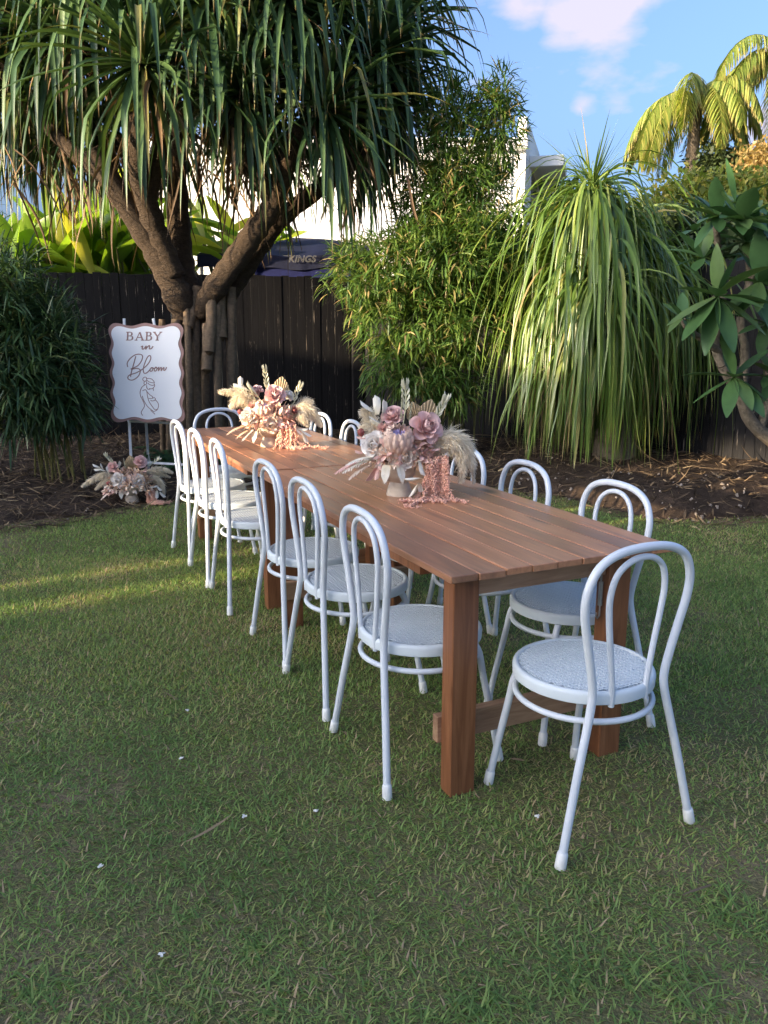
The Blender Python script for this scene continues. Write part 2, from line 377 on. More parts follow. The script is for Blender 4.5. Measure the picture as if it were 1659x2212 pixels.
# ------------------------------------------------------------------ ground and garden bed
EDGE = [(-14, 5.2), (-4.2, 5.6), (-2.9, 5.85), (-2.45, 6.05), (-1.95, 6.75), (-1.2, 7.25), (0, 7.5), (1.0, 7.3), (1.55, 6.95), (1.85, 6.35), (2.1, 6.1), (2.9, 6.12), (4.5, 5.9), (14, 5.2)]
ex, ey = np.array([e[0] for e in EDGE]), np.array([e[1] for e in EDGE])
def vnoise(x, y, s=1.0, seed=0):
    x = np.asarray(x, float)*s; y = np.asarray(y, float)*s; xi = np.floor(x); yi = np.floor(y); fx, fy = x-xi, y-yi
    h = lambda a, b: np.modf(np.abs(np.sin(a*127.1+b*311.7+seed*74.7)*43758.5453))[0]
    fx = fx*fx*(3-2*fx); fy = fy*fy*(3-2*fy)
    return (h(xi, yi)*(1-fx)+h(xi+1, yi)*fx)*(1-fy)+(h(xi, yi+1)*(1-fx)+h(xi+1, yi+1)*fx)*fy
def edge_y(x): return np.interp(x, ex, ey)+(vnoise(x, 0*np.asarray(x), 2.1, 3)-.5)*.22+(vnoise(x, 0*np.asarray(x), 7., 5)-.5)*.08
def bed_h(x, y):
    d = np.asarray(y)-edge_y(x)
    right = np.clip((np.asarray(x)-.8)/1.2, 0, 1); bank = .05+.13*right
    h = -.02+np.clip(d/.30, 0, 1)**.8*(bank+.02)+np.clip((d-.3)/2.2, 0, 1)*.07
    return h + np.where(d > .02, (vnoise(x, y, 5, 1)-.5)*.05+(vnoise(x, y, 17, 2)-.5)*.022, 0)

gm = MB(); S_ = 600; gm.add([(-S_, -S_, 0), (S_, -S_, 0), (S_, S_, 0), (-S_, S_, 0)], [(0, 1, 2, 3)])
tag(gm.build('ground', M_soil), 'short mown lawn ground under the chairs and tables', 'lawn', kind='structure')
gx = np.linspace(-9, 9, 260); gy = np.linspace(5.2, 13, 170); X, Y = np.meshgrid(gx, gy, indexing='ij'); Z = bed_h(X, Y)
ii = np.arange(len(gx)*len(gy)).reshape(len(gx), len(gy))
q = np.stack([ii[:-1, :-1], ii[1:, :-1], ii[1:, 1:], ii[:-1, 1:]], -1).reshape(-1, 4)
keep = (Z.ravel()[q].max(1) > -.018)
tag(obj('garden_bed', mesh_np('garden_bed', np.stack([X, Y, Z], -1), q[keep], smooth=True), M_dirt), 'raised soil and mulch garden bed along the fence', 'garden bed', kind='structure')

def grass_band(x0, x1, y0, y1, per, wl, hl, ns=1, elr=(.08, 1.0)):
    n = int((x1-x0)*(y1-y0)*per); x = NR.uniform(x0, x1, n); y = NR.uniform(y0, y1, n)
    d = edge_y(x)-y; pn = vnoise(x, y, 2.2, 9)*.6+vnoise(x, y, 7., 10)*.4
    k = (NR.random(n) < np.clip(d/.5+.08, 0, 1)) & (NR.random(n) < .35+1.15*pn) & (d > -.35)
    x, y, pn, d = x[k], y[k], pn[k], d[k]; n = len(x)
    a = NR.uniform(0, 2*np.pi, n); el = NR.uniform(elr[0], elr[1], n)
    D = np.stack([np.cos(a)*np.cos(el), np.sin(a)*np.cos(el), np.sin(el)], 1)
    z = np.maximum(bed_h(x, y), 0)*(d < .1)-.004
    v, qd, rn, tt = ribbons(np.stack([x, y, z], 1), D, NR.uniform(*hl, n), NR.uniform(*wl, n), NR.uniform(.3, 1.4, n)*(ns > 1), ns, 'blade')
    br = np.clip(NR.random(n)*.74+.05+(.54-vnoise(x, y, 1.3, 21)*.55-vnoise(x, y, 3.7, 22)*.45)*.75+(NR.random(n) < .12)*.4, 0, 1)
    return v, qd, np.repeat(br, 2*(ns+1)), tt
gr = join_rib([grass_band(-2.0, 2.0, 1.2, 3.0, 21000, (.0036, .0075), (.018, .046), 2, (.15, 1.15)), grass_band(-2.0, 2.0, 1.2, 3.0, 26000, (.0035, .007), (.012, .032), 1, (.0, .5)),
               grass_band(-3.1, 3.1, 3.0, 5.0, 24000, (.0042, .0085), (.014, .040)), grass_band(-4.3, 4.6, 5.0, 7.4, 11000, (.005, .010), (.014, .042)),
               grass_band(-7, -2.0, .5, 3.0, 900, (.006, .010), (.02, .05)), grass_band(2.0, 7, .5, 3.0, 900, (.006, .010), (.02, .05)), grass_band(3.1, 7, 3, 5.0, 900, (.006, .010), (.02, .05)),
               grass_band(-7, -3.1, 3, 5.0, 900, (.006, .010), (.02, .05)), grass_band(-5, 5, -1.5, 1.2, 900, (.006, .01), (.02, .05))])
tag(rib_obj('grass', gr, M_grass, kind='stuff', smooth=False), 'short green lawn grass with straw coloured blades', 'grass')
# taller coarse tufts
tf = []
for (x, y, s) in [(.42, 1.55, 1), (.62, 1.5, .9), (.85, 1.75, .8), (.2, 1.45, .7), (-.3, 1.62, .5), (1.15, 2.0, .7), (2.2, 5.7, 1.2), (1.9, 5.9, 1), (2.6, 5.6, 1), (-.75, 1.5, .6), (1.3, 1.65, .8), (3.0, 5.8, 1.1)]:
    n = 70; p = np.stack([NR.normal(x, .05*s, n), NR.normal(y, .05*s, n), np.zeros(n)], 1); tf.append(ribbons(p, rand_dirs(n, .25, .9), NR.uniform(.05, .11, n)*s, .005, NR.uniform(.5, 1.6, n), 4, 'blade'))
v, q, a, t = join_rib(tf); tag(rib_obj('coarse_grass', (v, q, a*.7, t), M_grass, kind='stuff'), 'longer coarse green grass tufts in the mown lawn', 'grass')

# leaf litter and straw on the bed
def litter(n, x0, x1, y1, L, W, lift=.02):
    x = NR.uniform(x0, x1, n); e = edge_y(x); y = e-.25+NR.random(n)**1.2*(y1-e+.25); z = np.maximum(bed_h(x, y), 0)+NR.uniform(.002, lift, n)
    a = NR.uniform(0, 2*np.pi, n); el = NR.normal(.05, .22, n); D = np.stack([np.cos(a)*np.cos(el), np.sin(a)*np.cos(el), np.sin(el)], 1)
    return ribbons(np.stack([x, y, z], 1), D, NR.uniform(*L, n), NR.uniform(*W, n), NR.normal(.1, .5, n), 3, 'lance', roll=NR.normal(0, .7, n))
def strays(n):
    x = NR.uniform(-3, 3.2, n); y = NR.uniform(1.6, 6.2, n)**1.0; a = NR.uniform(0, 6.28, n); D = np.stack([np.cos(a), np.sin(a), NR.normal(.05, .1, n)], 1)
    return ribbons(np.stack([x, y, np.full(n, .022)], 1), D, NR.uniform(.05, .16, n), NR.uniform(.004, .008, n), NR.normal(.1, .3, n), 4, 'lance', roll=NR.normal(0, .6, n))
sv = strays(70); sv = (sv[0], sv[1], .8+.2*sv[2], sv[3])
lt = join_rib([sv, litter(9000, -6, 7, 10.2, (.05, .16), (.006, .016)), litter(3500, -6, 7, 10.2, (.15, .45), (.004, .010), .03), litter(5000, -6, -1, 9.5, (.06, .2), (.005, .014)), litter(900, .5, 5, 9.0, (.04, .10), (.010, .024))])
tag(rib_obj('leaf_litter', lt, M_litter, kind='stuff'), 'dry brown bamboo leaves and straw over the bed soil', 'leaf litter')
pb = MB()
for i in range(230):
    x = R.uniform(1.2, 4.6) if i % 3 else R.uniform(-4, 1); e = float(edge_y(np.array(x))); y = e+R.uniform(-.15, 1.5)*R.random(); s = R.uniform(.006, .02)*(1 if i % 3 else .7)
    z = max(float(bed_h(np.array(x), np.array(y))), 0); pb.box((x, y, z+s*.2), (s*1.4, s, s*.8), Euler((R.random()*3, R.random()*3, R.random()*3)).to_matrix())
pb.build('gravel', plain('pale_gravel', (.26, .22, .19), .85, .2, .25, 40), kind='stuff').update_tag()
tag(bpy.data.objects['gravel'], 'small pale stones scattered over the dark bed soil', 'gravel')
# small fallen white petals on the lawn
for i, (x, y) in enumerate([(528, 1772), (405, 1541), (392, 1645), (683, 1760), (218, 1880), (350, 2072), (1463, 985), (1160, 1772)]):
    p = at_z(x, y, 0.0); m = MB()
    for k in range(3):
        aa = k*2.1+i; m.box((.0035*math.cos(aa), .0035*math.sin(aa), .014), (.009, .006, .002), Euler((R.uniform(-.5, .5), R.uniform(-.5, .5), aa)).to_matrix())
    o = m.build('fallen_petal', M_fallen, smooth=False); o.location = p
    tag(o, 'tiny white fallen blossom lying in the lawn grass', 'petal', 'white blossoms on the lawn')

# ------------------------------------------------------------------ fences
def fence(name, A, B, top, label, bw=.1, seed=1, gap_at=None, back=True):
    A, B = Vector(A), Vector(B); L = (B-A).length; ang = math.atan2((B-A).y, (B-A).x)
    root = empty(name, (A.x, A.y, 0), ang); rr = random.Random(seed); n = round(L/bw); meshes = []
    for k in range(5):
        m = MB(); m.box((0, 0, top/2), (bw-.0012, .016, top)); meshes.append(m.mesh('paling', bevel=.002))
    for i in range(n):
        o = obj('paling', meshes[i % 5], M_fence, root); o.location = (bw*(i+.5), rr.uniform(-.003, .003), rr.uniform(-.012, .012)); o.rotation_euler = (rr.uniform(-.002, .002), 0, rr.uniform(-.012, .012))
    for z in (.3, top*.55, top-.2):
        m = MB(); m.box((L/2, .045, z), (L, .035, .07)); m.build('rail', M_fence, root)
    for i in range(int(L/2.4)+1):
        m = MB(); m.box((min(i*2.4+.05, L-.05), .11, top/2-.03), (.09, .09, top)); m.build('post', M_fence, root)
    tag(root, label, 'fence'); return root
CORNER = (-.36, 11.1)
LD = Vector((.966, .26)).normalized(); RD = Vector((3.86, -3.6)).normalized()
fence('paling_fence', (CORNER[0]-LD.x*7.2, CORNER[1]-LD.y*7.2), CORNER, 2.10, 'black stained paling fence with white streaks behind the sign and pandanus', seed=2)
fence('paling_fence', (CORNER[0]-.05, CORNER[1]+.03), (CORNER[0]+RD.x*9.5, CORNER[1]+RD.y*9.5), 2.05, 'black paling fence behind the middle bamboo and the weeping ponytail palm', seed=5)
# corner post standing proud of both runs
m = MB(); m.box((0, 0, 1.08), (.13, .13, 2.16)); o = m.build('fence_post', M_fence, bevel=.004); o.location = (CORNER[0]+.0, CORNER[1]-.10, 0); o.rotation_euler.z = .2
tag(o, 'black square post where the two fence runs meet', 'fence post')

# ------------------------------------------------------------------ houses, with unseen ones added for shade
def sn(s, n, z=0): return Vector((s*SX - n*SY, s*SY + n*SX, z))      # along / across the sunlight
SA = math.atan2(SY, SX)
def box_shade_house(name, s0, s1, n0, n1, h, label):
    c = sn((s0+s1)/2, (n0+n1)/2); root = empty(name, (c.x, c.y, 0), SA); ls, ln = s1-s0, n1-n0
    m = MB(); m.box((0, 0, (h-.25)/2), (ls, ln, h-.25)); m.build('wall', M_brick, root)
    m = MB(); m.box((-.01, 0, h-.125), (ls+.02, ln+.02, .25)); rf = m.build('roof', M_roofd, root, bevel=.02)
    k = max(2, int(ln/3.2))
    for i in range(k):
        y = -ln/2+(i+.5)*ln/k
        for z0 in ([1.2] if h < 4 else [1.2, 3.2]):
            m = MB(); m.box((ls/2+.01, y, z0+.55), (.06, 1.5, 1.1)); w = m.build('window', M_roofw, root)
            m = MB(); m.box((ls/2+.03, y, z0+.55), (.06, 1.34, .94)); m.build('pane', M_glass, w)
    tag(root, label, 'house'); return root
box_shade_house('shade_house', -24, -14, -12, 3.9, 6.1, 'tall tan house block, unseen, added to shade the lawn')  # unseen blocks added out of frame, heights set by the shade they cast
box_shade_house('shade_house', -24, -14, 10.15, 22, 5.2, 'tan house block, unseen, added to shade the left fence')
box_shade_house('shade_house', -24, -14, 5.05, 10.1, 4.4, 'single storey tan house block, unseen, added to shade the garden bed')
o = MB(); c = sn(-14.2, 4.61); o.box((0, 0, 5.1), (.4, 1.40, 2.0)); o = o.build('sun_blocker_slab', M_brick); o.location = (c.x, c.y, 0); o.rotation_euler.z = SA  # unseen slab added to cut off high sun between the blocks
tag(o, 'unseen walkway joining two tan houses', 'blocker')
c0 = sn(-13.5, 3.88); root = empty('slotted_shade_fence', (c0.x, c0.y, 0), SA+math.pi/2)
for i in range(12):
    nn = 3.88+.1*(i+.5); h = 2.25 if (4.28 < nn < 4.5 or 4.78 < nn < 4.9) else 2.95  # unseen fence added; its low boards let two streaks of sun through
    m = MB(); m.box((.1*(i+.5), 0, h/2), (.099, .018, h)); m.build('paling', M_fence, root)
m = MB(); m.box((.6, .03, 1.0), (1.2, .04, .08)); m.build('rail', M_fence, root)
tag(root, 'unseen tall paling fence added in the house gap, slotted for sun streaks', 'fence')

# white two-storey house behind the fence
def white_house():
    Yh = 18.0; root = empty('white_house', (0, Yh, 0)); 
    pL, pR = at_y(325, 560, Yh), at_y(1133, 300, Yh); x0, x1 = pL.x, pR.x; zt = at_y(1110, 303, Yh).z; zf = at_y(1138, 253, Yh).z
    m = MB(); m.box(((x0+x1)/2, 4, zt/2), (x1-x0, 8, zt)); m.build('wall', M_render, root)
    k = 26; bh = (zt-2.2)/k
    me = None
    for i in range(k):                                   # horizontal cladding boards
        b = MB(); b.box((0, 0, 0), (x1-x0-.3, .03, bh-.012), Euler((.06, 0, 0)).to_matrix())
        me = me or b.mesh('cladding_board'); o = obj('cladding_board', me, M_render, root); o.location = ((x0+x1)/2-.1, -.02, 2.2+bh*(i+.5))
    m = MB(); m.box(((x0+x1)/2, -.12, zt-.10), (x1-x0+.1, .24, .22)); m.build('gutter', M_roofw, root, bevel=.03)
    wf = at_y(1145, 253, Yh).x-x1
    pa, pb = at_y(1137, 253, Yh), at_y(1164, 330, Yh+3.6); ang = math.atan2(pb.y-pa.y, pb.x-pa.x); ln = (Vector((pb.x, pb.y))-Vector((pa.x, pa.y))).length
    Mw = Matrix.Translation((pa.x, pa.y-Yh, 0)) @ Matrix.Rotation(ang, 4, 'Z')
    def wbox(name, mat, x0_, x1_, y0_, y1_, z0_, z1_, par=root, bevel=0):
        m = MB(); m.box(((x0_+x1_)/2, (y0_+y1_)/2, (z0_+z1_)/2), (x1_-x0_, y1_-y0_, z1_-z0_)); m.v = [tuple(Mw @ Vector(p)) for p in m.v]; return m.build(name, mat, par, bevel=bevel)
    wbox('parapet_wall', M_render, -.05, ln, -.02, .16, 0, zf)
    hz1, hz0 = at_y(1165, 352, Yh+1.6).z, at_y(1165, 380, Yh+1.6).z
    wbox('window_hood', M_render, .9, 2.6, -.75, -.02, hz1-.22, hz1, bevel=.01)
    w = wbox('window', M_roofw, 1.0, 2.5, -.06, -.02, hz0-1.6, hz1-.22)
    for k in range(3): wbox('pane', M_glass, 1.06+k*.48, 1.50+k*.48, -.08, -.03, hz0-1.52, hz1-.30, w)
    wbox('window_fin', M_render, 2.5, 2.6, -.60, -.02, hz0-1.6, hz1-.22)
    # lean-to roof of white sheets with gutter towards the fence
    zg = at_y(700, 508, 14.6).z; lx0, lx1 = at_y(600, 500, 14.6).x, at_y(1000, 500, 14.6).x; n = 16
    for i in range(n):
        w_ = (lx1-lx0)/n; b = MB(); xa = lx0+i*w_
        b.add([(xa, -3.3, zg), (xa+w_-.03, -3.3, zg), (xa+w_-.03, -.05, zg+.9), (xa, -.05, zg+.9), (xa, -3.3, zg-.03), (xa+w_-.03, -3.3, zg-.03), (xa+w_-.03, -.05, zg+.87), (xa, -.05, zg+.87)],
              [(0, 1, 2, 3), (7, 6, 5, 4), (0, 4, 5, 1), (1, 5, 6, 2), (2, 6, 7, 3), (3, 7, 4, 0)]); b.build('roof_sheet', M_roofw, root)
    m = MB(); m.box(((lx0+lx1)/2, -3.38, zg-.07), (lx1-lx0+.2, .12, .11)); m.build('gutter', M_roofw, root, bevel=.02)
    m = MB(); m.box(((lx0+lx1)/2, -3.30, zg-.28), (lx1-lx0, .05, .26)); m.build('fascia', M_render, root)
    for xx in (lx0+.1, (lx0+lx1)/2, lx1-.1):
        m = MB(); m.box((xx, -3.2, (zg-.4)/2), (.1, .1, zg-.4)); m.build('post', M_render, root)
    tag(root, 'white two storey house with parapet wall and window hood behind the fence', 'house')
white_house()

# navy pop-up canopy behind the fence
def canopy():
    Yc = 11.7; tl, tr = at_y(425, 545, Yc), at_y(800, 545, Yc); xm = (tl.x+tr.x)/2; w = tr.x-tl.x; root = empty('canopy', (xm, Yc, 0))
    zl = at_y(600, 595, Yc).z; zt = at_y(600, 552, Yc).z; zr = at_y(640, 528, Yc+1.0).z
    m = MB(); nx, ny = 24, 8; V = []
    for j in range(ny+1):
        for i in range(nx+1):
            u, v_ = i/nx*2-1, j/ny; sag = .05*(1-abs(u))*(1-v_)
            V.append((u*w/2*(1-.06*v_), v_*1.3, zt+(zr-zt+.12*(1-u*u))*math.sin(v_*math.pi/2)-.02*math.sin(u*9)*(1-v_)-.05*math.cos(u*3.1)*0-sag*.3))
    m.add(V, [(j*(nx+1)+i, j*(nx+1)+i+1, (j+1)*(nx+1)+i+1, (j+1)*(nx+1)+i) for j in range(ny) for i in range(nx)])
    m.build('canopy_roof', M_navy, root, smooth=True)
    m = MB(); V = []
    for j in range(4):
        for i in range(nx+1):
            u = i/nx*2-1; V.append((u*w/2, -.015*math.sin(i*1.7+j)*(j/3), zt-.02*math.sin(u*9)-.05*(1-abs(u))*.3-(zt-zl-.10)*j/3))
    m.add(V, [(j*(nx+1)+i, j*(nx+1)+i+1, (j+1)*(nx+1)+i+1, (j+1)*(nx+1)+i) for j in range(3) for i in range(nx)])
    m.build('valance', M_navy, root, smooth=True)
    m = MB(); m.box((.1*w, .05, zl+.03), (w*.85, .02, .17)); m.build('blue_band', M_navy2, root)
    for sx in (-1, 1):
        m = MB(); m.box((sx*(w/2-.05), .04, zt/2), (.04, .04, zt)); m.build('leg', M_steel, root)
    p = at_y(652, 566, Yc-.06); fc = bpy.data.curves.new('lettering', 'FONT'); fc.body = 'KINGS'; fc.size = .125; fc.shear = .25; fc.align_x = 'CENTER'; fc.fill_mode = 'NONE'; fc.bevel_depth = .003; fc.space_character = 1.05
    fo = bpy.data.objects.new('lettering', fc); COL.objects.link(fo); bpy.context.view_layer.update(); lme = bpy.data.meshes.new_from_object(fo.evaluated_get(bpy.context.evaluated_depsgraph_get())); bpy.data.objects.remove(fo); lme.materials.clear(); fo = obj('lettering', lme, M_logo, root); fo.location = (p.x-xm, -.06, p.z); fo.rotation_euler = (math.pi/2-.05, 0, 0)
    m = MB(); m.tube([(p.x-xm-.14, -.07, p.z+.095), (p.x-xm-.19, -.07, p.z+.08), (p.x-xm-.26, -.07, p.z+.085)], [.001, .004, .001], 6); m.build('logo_swoosh', M_logo, root)
    tag(root, 'dark navy pop-up canopy with silver lettering above the fence', 'canopy')
canopy()

# ------------------------------------------------------------------ plants
def gz(x, y): return float(bed_h(np.array(float(x)), np.array(float(y))))
def arr(v): return np.array([v.x, v.y, v.z])

def pandanus():
    bx_, by_ = -1.98, 8.55; b0 = Vector((bx_, by_, gz(bx_, by_))); root = empty('pandanus_tree', b0)
    inv = lambda p: Vector(p)-b0
    A = lambda x, y, Y: inv(at_y(x, y, Y))
    def limb(name, pts, rads, mat=M_ptrunk, sub=6, n=14):
        m = MB(); P, Rr = smooth_path([Vector(p) for p in pts], list(rads), sub)
        Rr = [r*(1+.06*math.sin(i*2.1)+R.uniform(-.05, .05)) for i, r in enumerate(Rr)]; m.tube(P, Rr, n)
        return m.build(name, mat, root, smooth=True, angle=80)
    # trunks
    limb('trunk', [A(408, 760, 8.55), A(400, 690, 8.5), A(385, 640, 8.45), A(345, 560, 8.4), A(290, 470, 8.3), A(240, 390, 8.2), A(200, 320, 8.1)], [.07, .11, .155, .125, .11, .10, .09])
    limb('trunk', [A(405, 700, 8.6), A(400, 620, 8.6), A(390, 540, 8.7), A(384, 440, 8.8), A(380, 330, 8.8), A(400, 220, 8.7)], [.10, .135, .12, .11, .105, .09])
    limb('limb', [A(375, 600, 8.42), A(345, 520, 8.35), A(318, 440, 8.2), A(300, 360, 8.0), A(300, 250, 7.7)], [.13, .115, .105, .10, .085])
    limb('limb', [A(318, 440, 8.2), A(335, 370, 8.1), A(360, 290, 8.0)], [.08, .075, .065])
    limb('limb', [A(430, 680, 8.5), A(462, 625, 8.4), A(505, 565, 8.35), A(550, 500, 8.3), A(590, 440, 8.3), A(620, 350, 8.2), A(650, 270, 8.1)], [.09, .12, .115, .11, .105, .10, .08])
    limb('limb', [A(500, 640, 8.6), A(530, 585, 8.6), A(565, 530, 8.6), A(610, 470, 8.6), A(700, 400, 8.6), A(790, 330, 8.7)], [.06, .085, .09, .09, .085, .07])
    limb('limb', [A(590, 440, 8.3), A(540, 350, 8.1), A(510, 260, 7.8)], [.09, .08, .07])
    limb('limb', [A(240, 390, 8.2), A(160, 330, 8.3), A(90, 260, 8.4)], [.085, .07, .06])
    # prop roots
    roots = [((402, 650), (398, 800), 1, .04), ((420, 640), (425, 890), 1, .045), ((440, 640), (440, 905), 1, .05), ((455, 620), (452, 760), 0, .055), ((475, 610), (478, 730), 0, .062),
             ((490, 630), (515, 830), 1, .055), ((470, 660), (472, 900), 1, .045), ((428, 620), (405, 705), 0, .06), ((392, 680), (392, 790), 1, .05), ((380, 690), (360, 900), 1, .05), ((500, 620), (498, 800), 1, .05), ((465, 700), (485, 880), 1, .04), ((447, 700), (447, 800), 0, .055), ((350, 690), (345, 850), 1, .035)]
    for i, ((x0, y0), (x1, y1), ground, r) in enumerate(roots):
        Y = 8.28+.12*(i % 3); p0, p1 = at_y(x0, y0, Y+.12), at_y(x1, y1, Y)
        if ground: p1.z = gz(p1.x, p1.y)-.03
        limb('prop_root', [inv(p0), inv(p0*.5+p1*.5)+Vector((R.uniform(-.02, .02), 0, 0)), inv(p1)], [r*.9, r*.98, r*(.85 if ground else .95)], M_root, 5, 10)
        if not ground:
            m = MB(); m.tube([inv(p1), inv(p1)+Vector((0, 0, -.035))], [r*.8, r*.35], 8); m.build('root_tip', M_pdead, root)
    DY = .45
    heads = [(311, 139, 7.2, 1.0), (515, 205, 7.5, .9), (703, 238, 7.7, .9), (640, 85, 8.0, .9), (810, 120, 8.2, .95), (850, 30, 8.6, .85), (450, 15, 7.5, 1.), (140, 70, 7.9, 1.), (50, 190, 8.3, .9),
             (190, -70, 7.5, 1.), (690, -90, 8.3, .9), (400, -130, 8.3, 1.), (0, -40, 8.6, 1.), (215, 270, 8.4, .8), (560, 300, 8.7, .8), (770, 290, 8.8, .8), (90, 300, 9., .7), (350, 250, 9.2, .8), (840, 215, 8.9, .75), (470, 130, 9.2, .9), (620, 0, 7.5, .9), (310, -10, 8.6, 1.), (-60, 90, 8.0, 1.), (830, -90, 8.9, .8), (560, -60, 9.2, .9), (740, 170, 9.1, .8)]
    cen = A(430, 330, 8.5); singles = []; mass = []; dead = []
    for hi, (x, y, Y, s) in enumerate(heads):
        h = A(x, y, Y+DY); ax = (h-cen); ax.z = abs(ax.z)*.7+.6; ax.normalize()
        n = 100; u = (np.arange(n)+.5)/n; th = np.radians(8+112*u**.85); ph = np.arange(n)*2.39996+R.random()*6
        e1 = ax.cross(Vector((0, 0, 1)) if abs(ax.z) < .95 else Vector((1, 0, 0))).normalized(); e2 = ax.cross(e1)
        D = np.cos(th)[:, None]*arr(ax)+np.sin(th)[:, None]*(np.cos(ph)[:, None]*arr(e1)+np.sin(ph)[:, None]*arr(e2))
        D += NR.normal(size=D.shape)*.06; L = NR.uniform(1.0, 1.65, n)*s*(.75+.25*np.sin(th)); W = NR.uniform(.044, .068, n)*s
        ns = 10; dr = np.full((n, ns), .045); kk = NR.integers(4, 9, n); kink = NR.random(n) < .76
        for i in range(n):
            if kink[i]:
                dr[i, kk[i]] = NR.uniform(.8, 2.2)
                if kk[i]+1 < ns: dr[i, kk[i]+1] = NR.uniform(.2, .9)
            dr[i, kk[i]:] += .10
        dr += (th[:, None] > 1.3)*.10
        base = arr(h)+D*.05
        sel = hi < 8
        if sel:
            for i in range(n):
                if len(singles) < 300 and (D[i, 1] < .35 or D[i, 2] < .2): singles.append(ribbons(base[i:i+1], D[i:i+1], L[i:i+1], W[i:i+1], dr[i:i+1], ns, 'strap', .45, NR.normal(0, .25, 1)))
                else: mass.append(ribbons(base[i:i+1], D[i:i+1], L[i:i+1], W[i:i+1], dr[i:i+1], ns, 'strap', .45, NR.normal(0, .25, 1)))
        else: mass.append(ribbons(base, D, L, W, dr, ns, 'strap', .45, NR.normal(0, .25, n)))
        nd = 16; a = NR.uniform(0, 6.28, nd); Dd = np.stack([np.cos(a), np.sin(a), NR.uniform(-.7, .1, nd)], 1)
        dead.append(ribbons(np.tile(arr(h-ax*.15), (nd, 1)), Dd, NR.uniform(.6, 1.2, nd)*s, NR.uniform(.02, .045, nd), NR.uniform(1.2, 3.0, nd), 7, 'strap', .5, NR.normal(0, .6, nd), .05))
        m = MB(); m.tube([h-ax*.35+Vector((0, 0, -.1)), h+ax*.08], [.07*s, .045*s], 8); m.build('head_stem', M_ptrunk, root, smooth=True)
    for r in singles: rib_obj('leaf', r, M_pand, root)
    rib_obj('crown', join_rib(mass), M_pand, root, 'stuff'); rib_obj('dead_leaf_skirt', join_rib(dead), M_pdead, root, 'stuff')
    # hanging dead strands under the crown
    n = 150; xs = NR.uniform(0, 880, n); P = np.array([arr(A(x, NR.uniform(260, 400), NR.uniform(7.9, 9.0))) for x in xs])
    rib_obj('hanging_dead_leaf', ribbons(P, rand_dirs(n, -1, -.3), NR.uniform(.4, 1.0, n), NR.uniform(.012, .03, n), 1.5, 7, 'strap', .5, NR.normal(0, 1, n), .08), M_pdead, root, 'stuff')
    tag(root, 'large multi-trunk pandanus tree with prop roots and long drooping strap leaves', 'pandanus tree')
pandanus()

def bamboo(name, base, blobs, ncl, leaf, mat, label, ncul, lean=1.0, twig=M_cane):
    """blobs: (x px, y px, depth, rx, ry, rz metres, weight)"""
    b0 = Vector((base[0], base[1], gz(*base))); root = empty(name, b0); wts = np.array([b[6] for b in blobs]); wts = wts/wts.sum(); pts = []; outs = []
    for b, w in zip(blobs, wts):
        n = int(ncl*w); d = rand_dirs(n); r = NR.random(n)**.42; c = arr(at_y(b[0], b[1], b[2])-b0)
        pts.append(c+d*r[:, None]*np.array(b[3:6])*(1+.22*(vnoise(d[:, 0]*3+b[0], d[:, 2]*3, 1., 4)-.5))[:, None]); outs.append(d)
    P = np.concatenate(pts); O = np.concatenate(outs)
    ok = P[:, 2] > .05; P, O = P[ok], O[ok]
    k = leaf[2]; n = len(P)*k
    Pc = np.repeat(P, k, 0)+NR.normal(size=(n, 3))*leaf[0]*.16; ax = unit(O*.8+rand_dirs(len(P))*.7+np.array([0, -.12, .15]))
    D = np.repeat(ax, k, 0)+rand_dirs(n)*.8
    rib = ribbons(Pc, D, NR.uniform(.55, 1.15, n)*leaf[0], NR.uniform(.8, 1.2, n)*leaf[1], NR.uniform(.2, 1.3, n), 3, 'lance', 0, NR.normal(0, .5, n))
    rib_obj('foliage', rib, mat, root, 'stuff')
    for i in range(ncul):
        t = Vector(P[NR.integers(len(P))]); t = Vector((t.x, t.y, t.z)); bb = Vector((R.gauss(0, .16), R.gauss(0, .12), -.02)); mid = bb*.6+t*.4; mid.z = t.z*.55; mid.x = bb.x+(t.x-bb.x)*.22; mid.y = bb.y+(t.y-bb.y)*.22
        m = MB(); m.tube([bb, mid, t], [.011, .009, .003], 6, sub=7); m.build('cane', twig, root, smooth=True)
    tw = MB()
    for i in range(min(500, len(P)//3)):
        p = Vector(P[i*3]); d = Vector(ax[i*3])*leaf[0]; tw.tube([p-d*.9-Vector((0, 0, leaf[0]*.6)), p], .0022, 4, False)
    tw.build('twigs', twig, root, kind='stuff')
    tag(root, label, 'bamboo'); return root
bamboo('bamboo_clump', (.72, 8.75), [(985, 350, 8.6, .36, .34, .72, 1.2), (1078, 275, 8.6, .22, .25, .50, .55), (1000, 450, 8.5, .58, .45, .55, 1.9), (950, 245, 8.6, .15, .2, .42, .22), (1088, 205, 8.6, .10, .15, .26, .09), (1040, 250, 8.6, .10, .12, .35, .09), (1000, 230, 8.7, .08, .1, .30, .06), (840, 590, 8.2, .62, .45, .40, 1.7), (960, 570, 8.2, .68, .5, .45, 2.0), (1050, 560, 8.3, .35, .4, .5, .9), (900, 690, 8.2, .65, .45, .38, 1.6), (1010, 690, 8.2, .40, .4, .45, .9), (880, 790, 8.2, .48, .4, .28, .7), (960, 820, 8.3, .4, .35, .35, .5), (925, 430, 8.7, .3, .3, .5, .5)],
       3900, (.19, .018, 6), M_bam, 'sunlit feathery bamboo clump between the fence corner and the ponytail palm', 26)
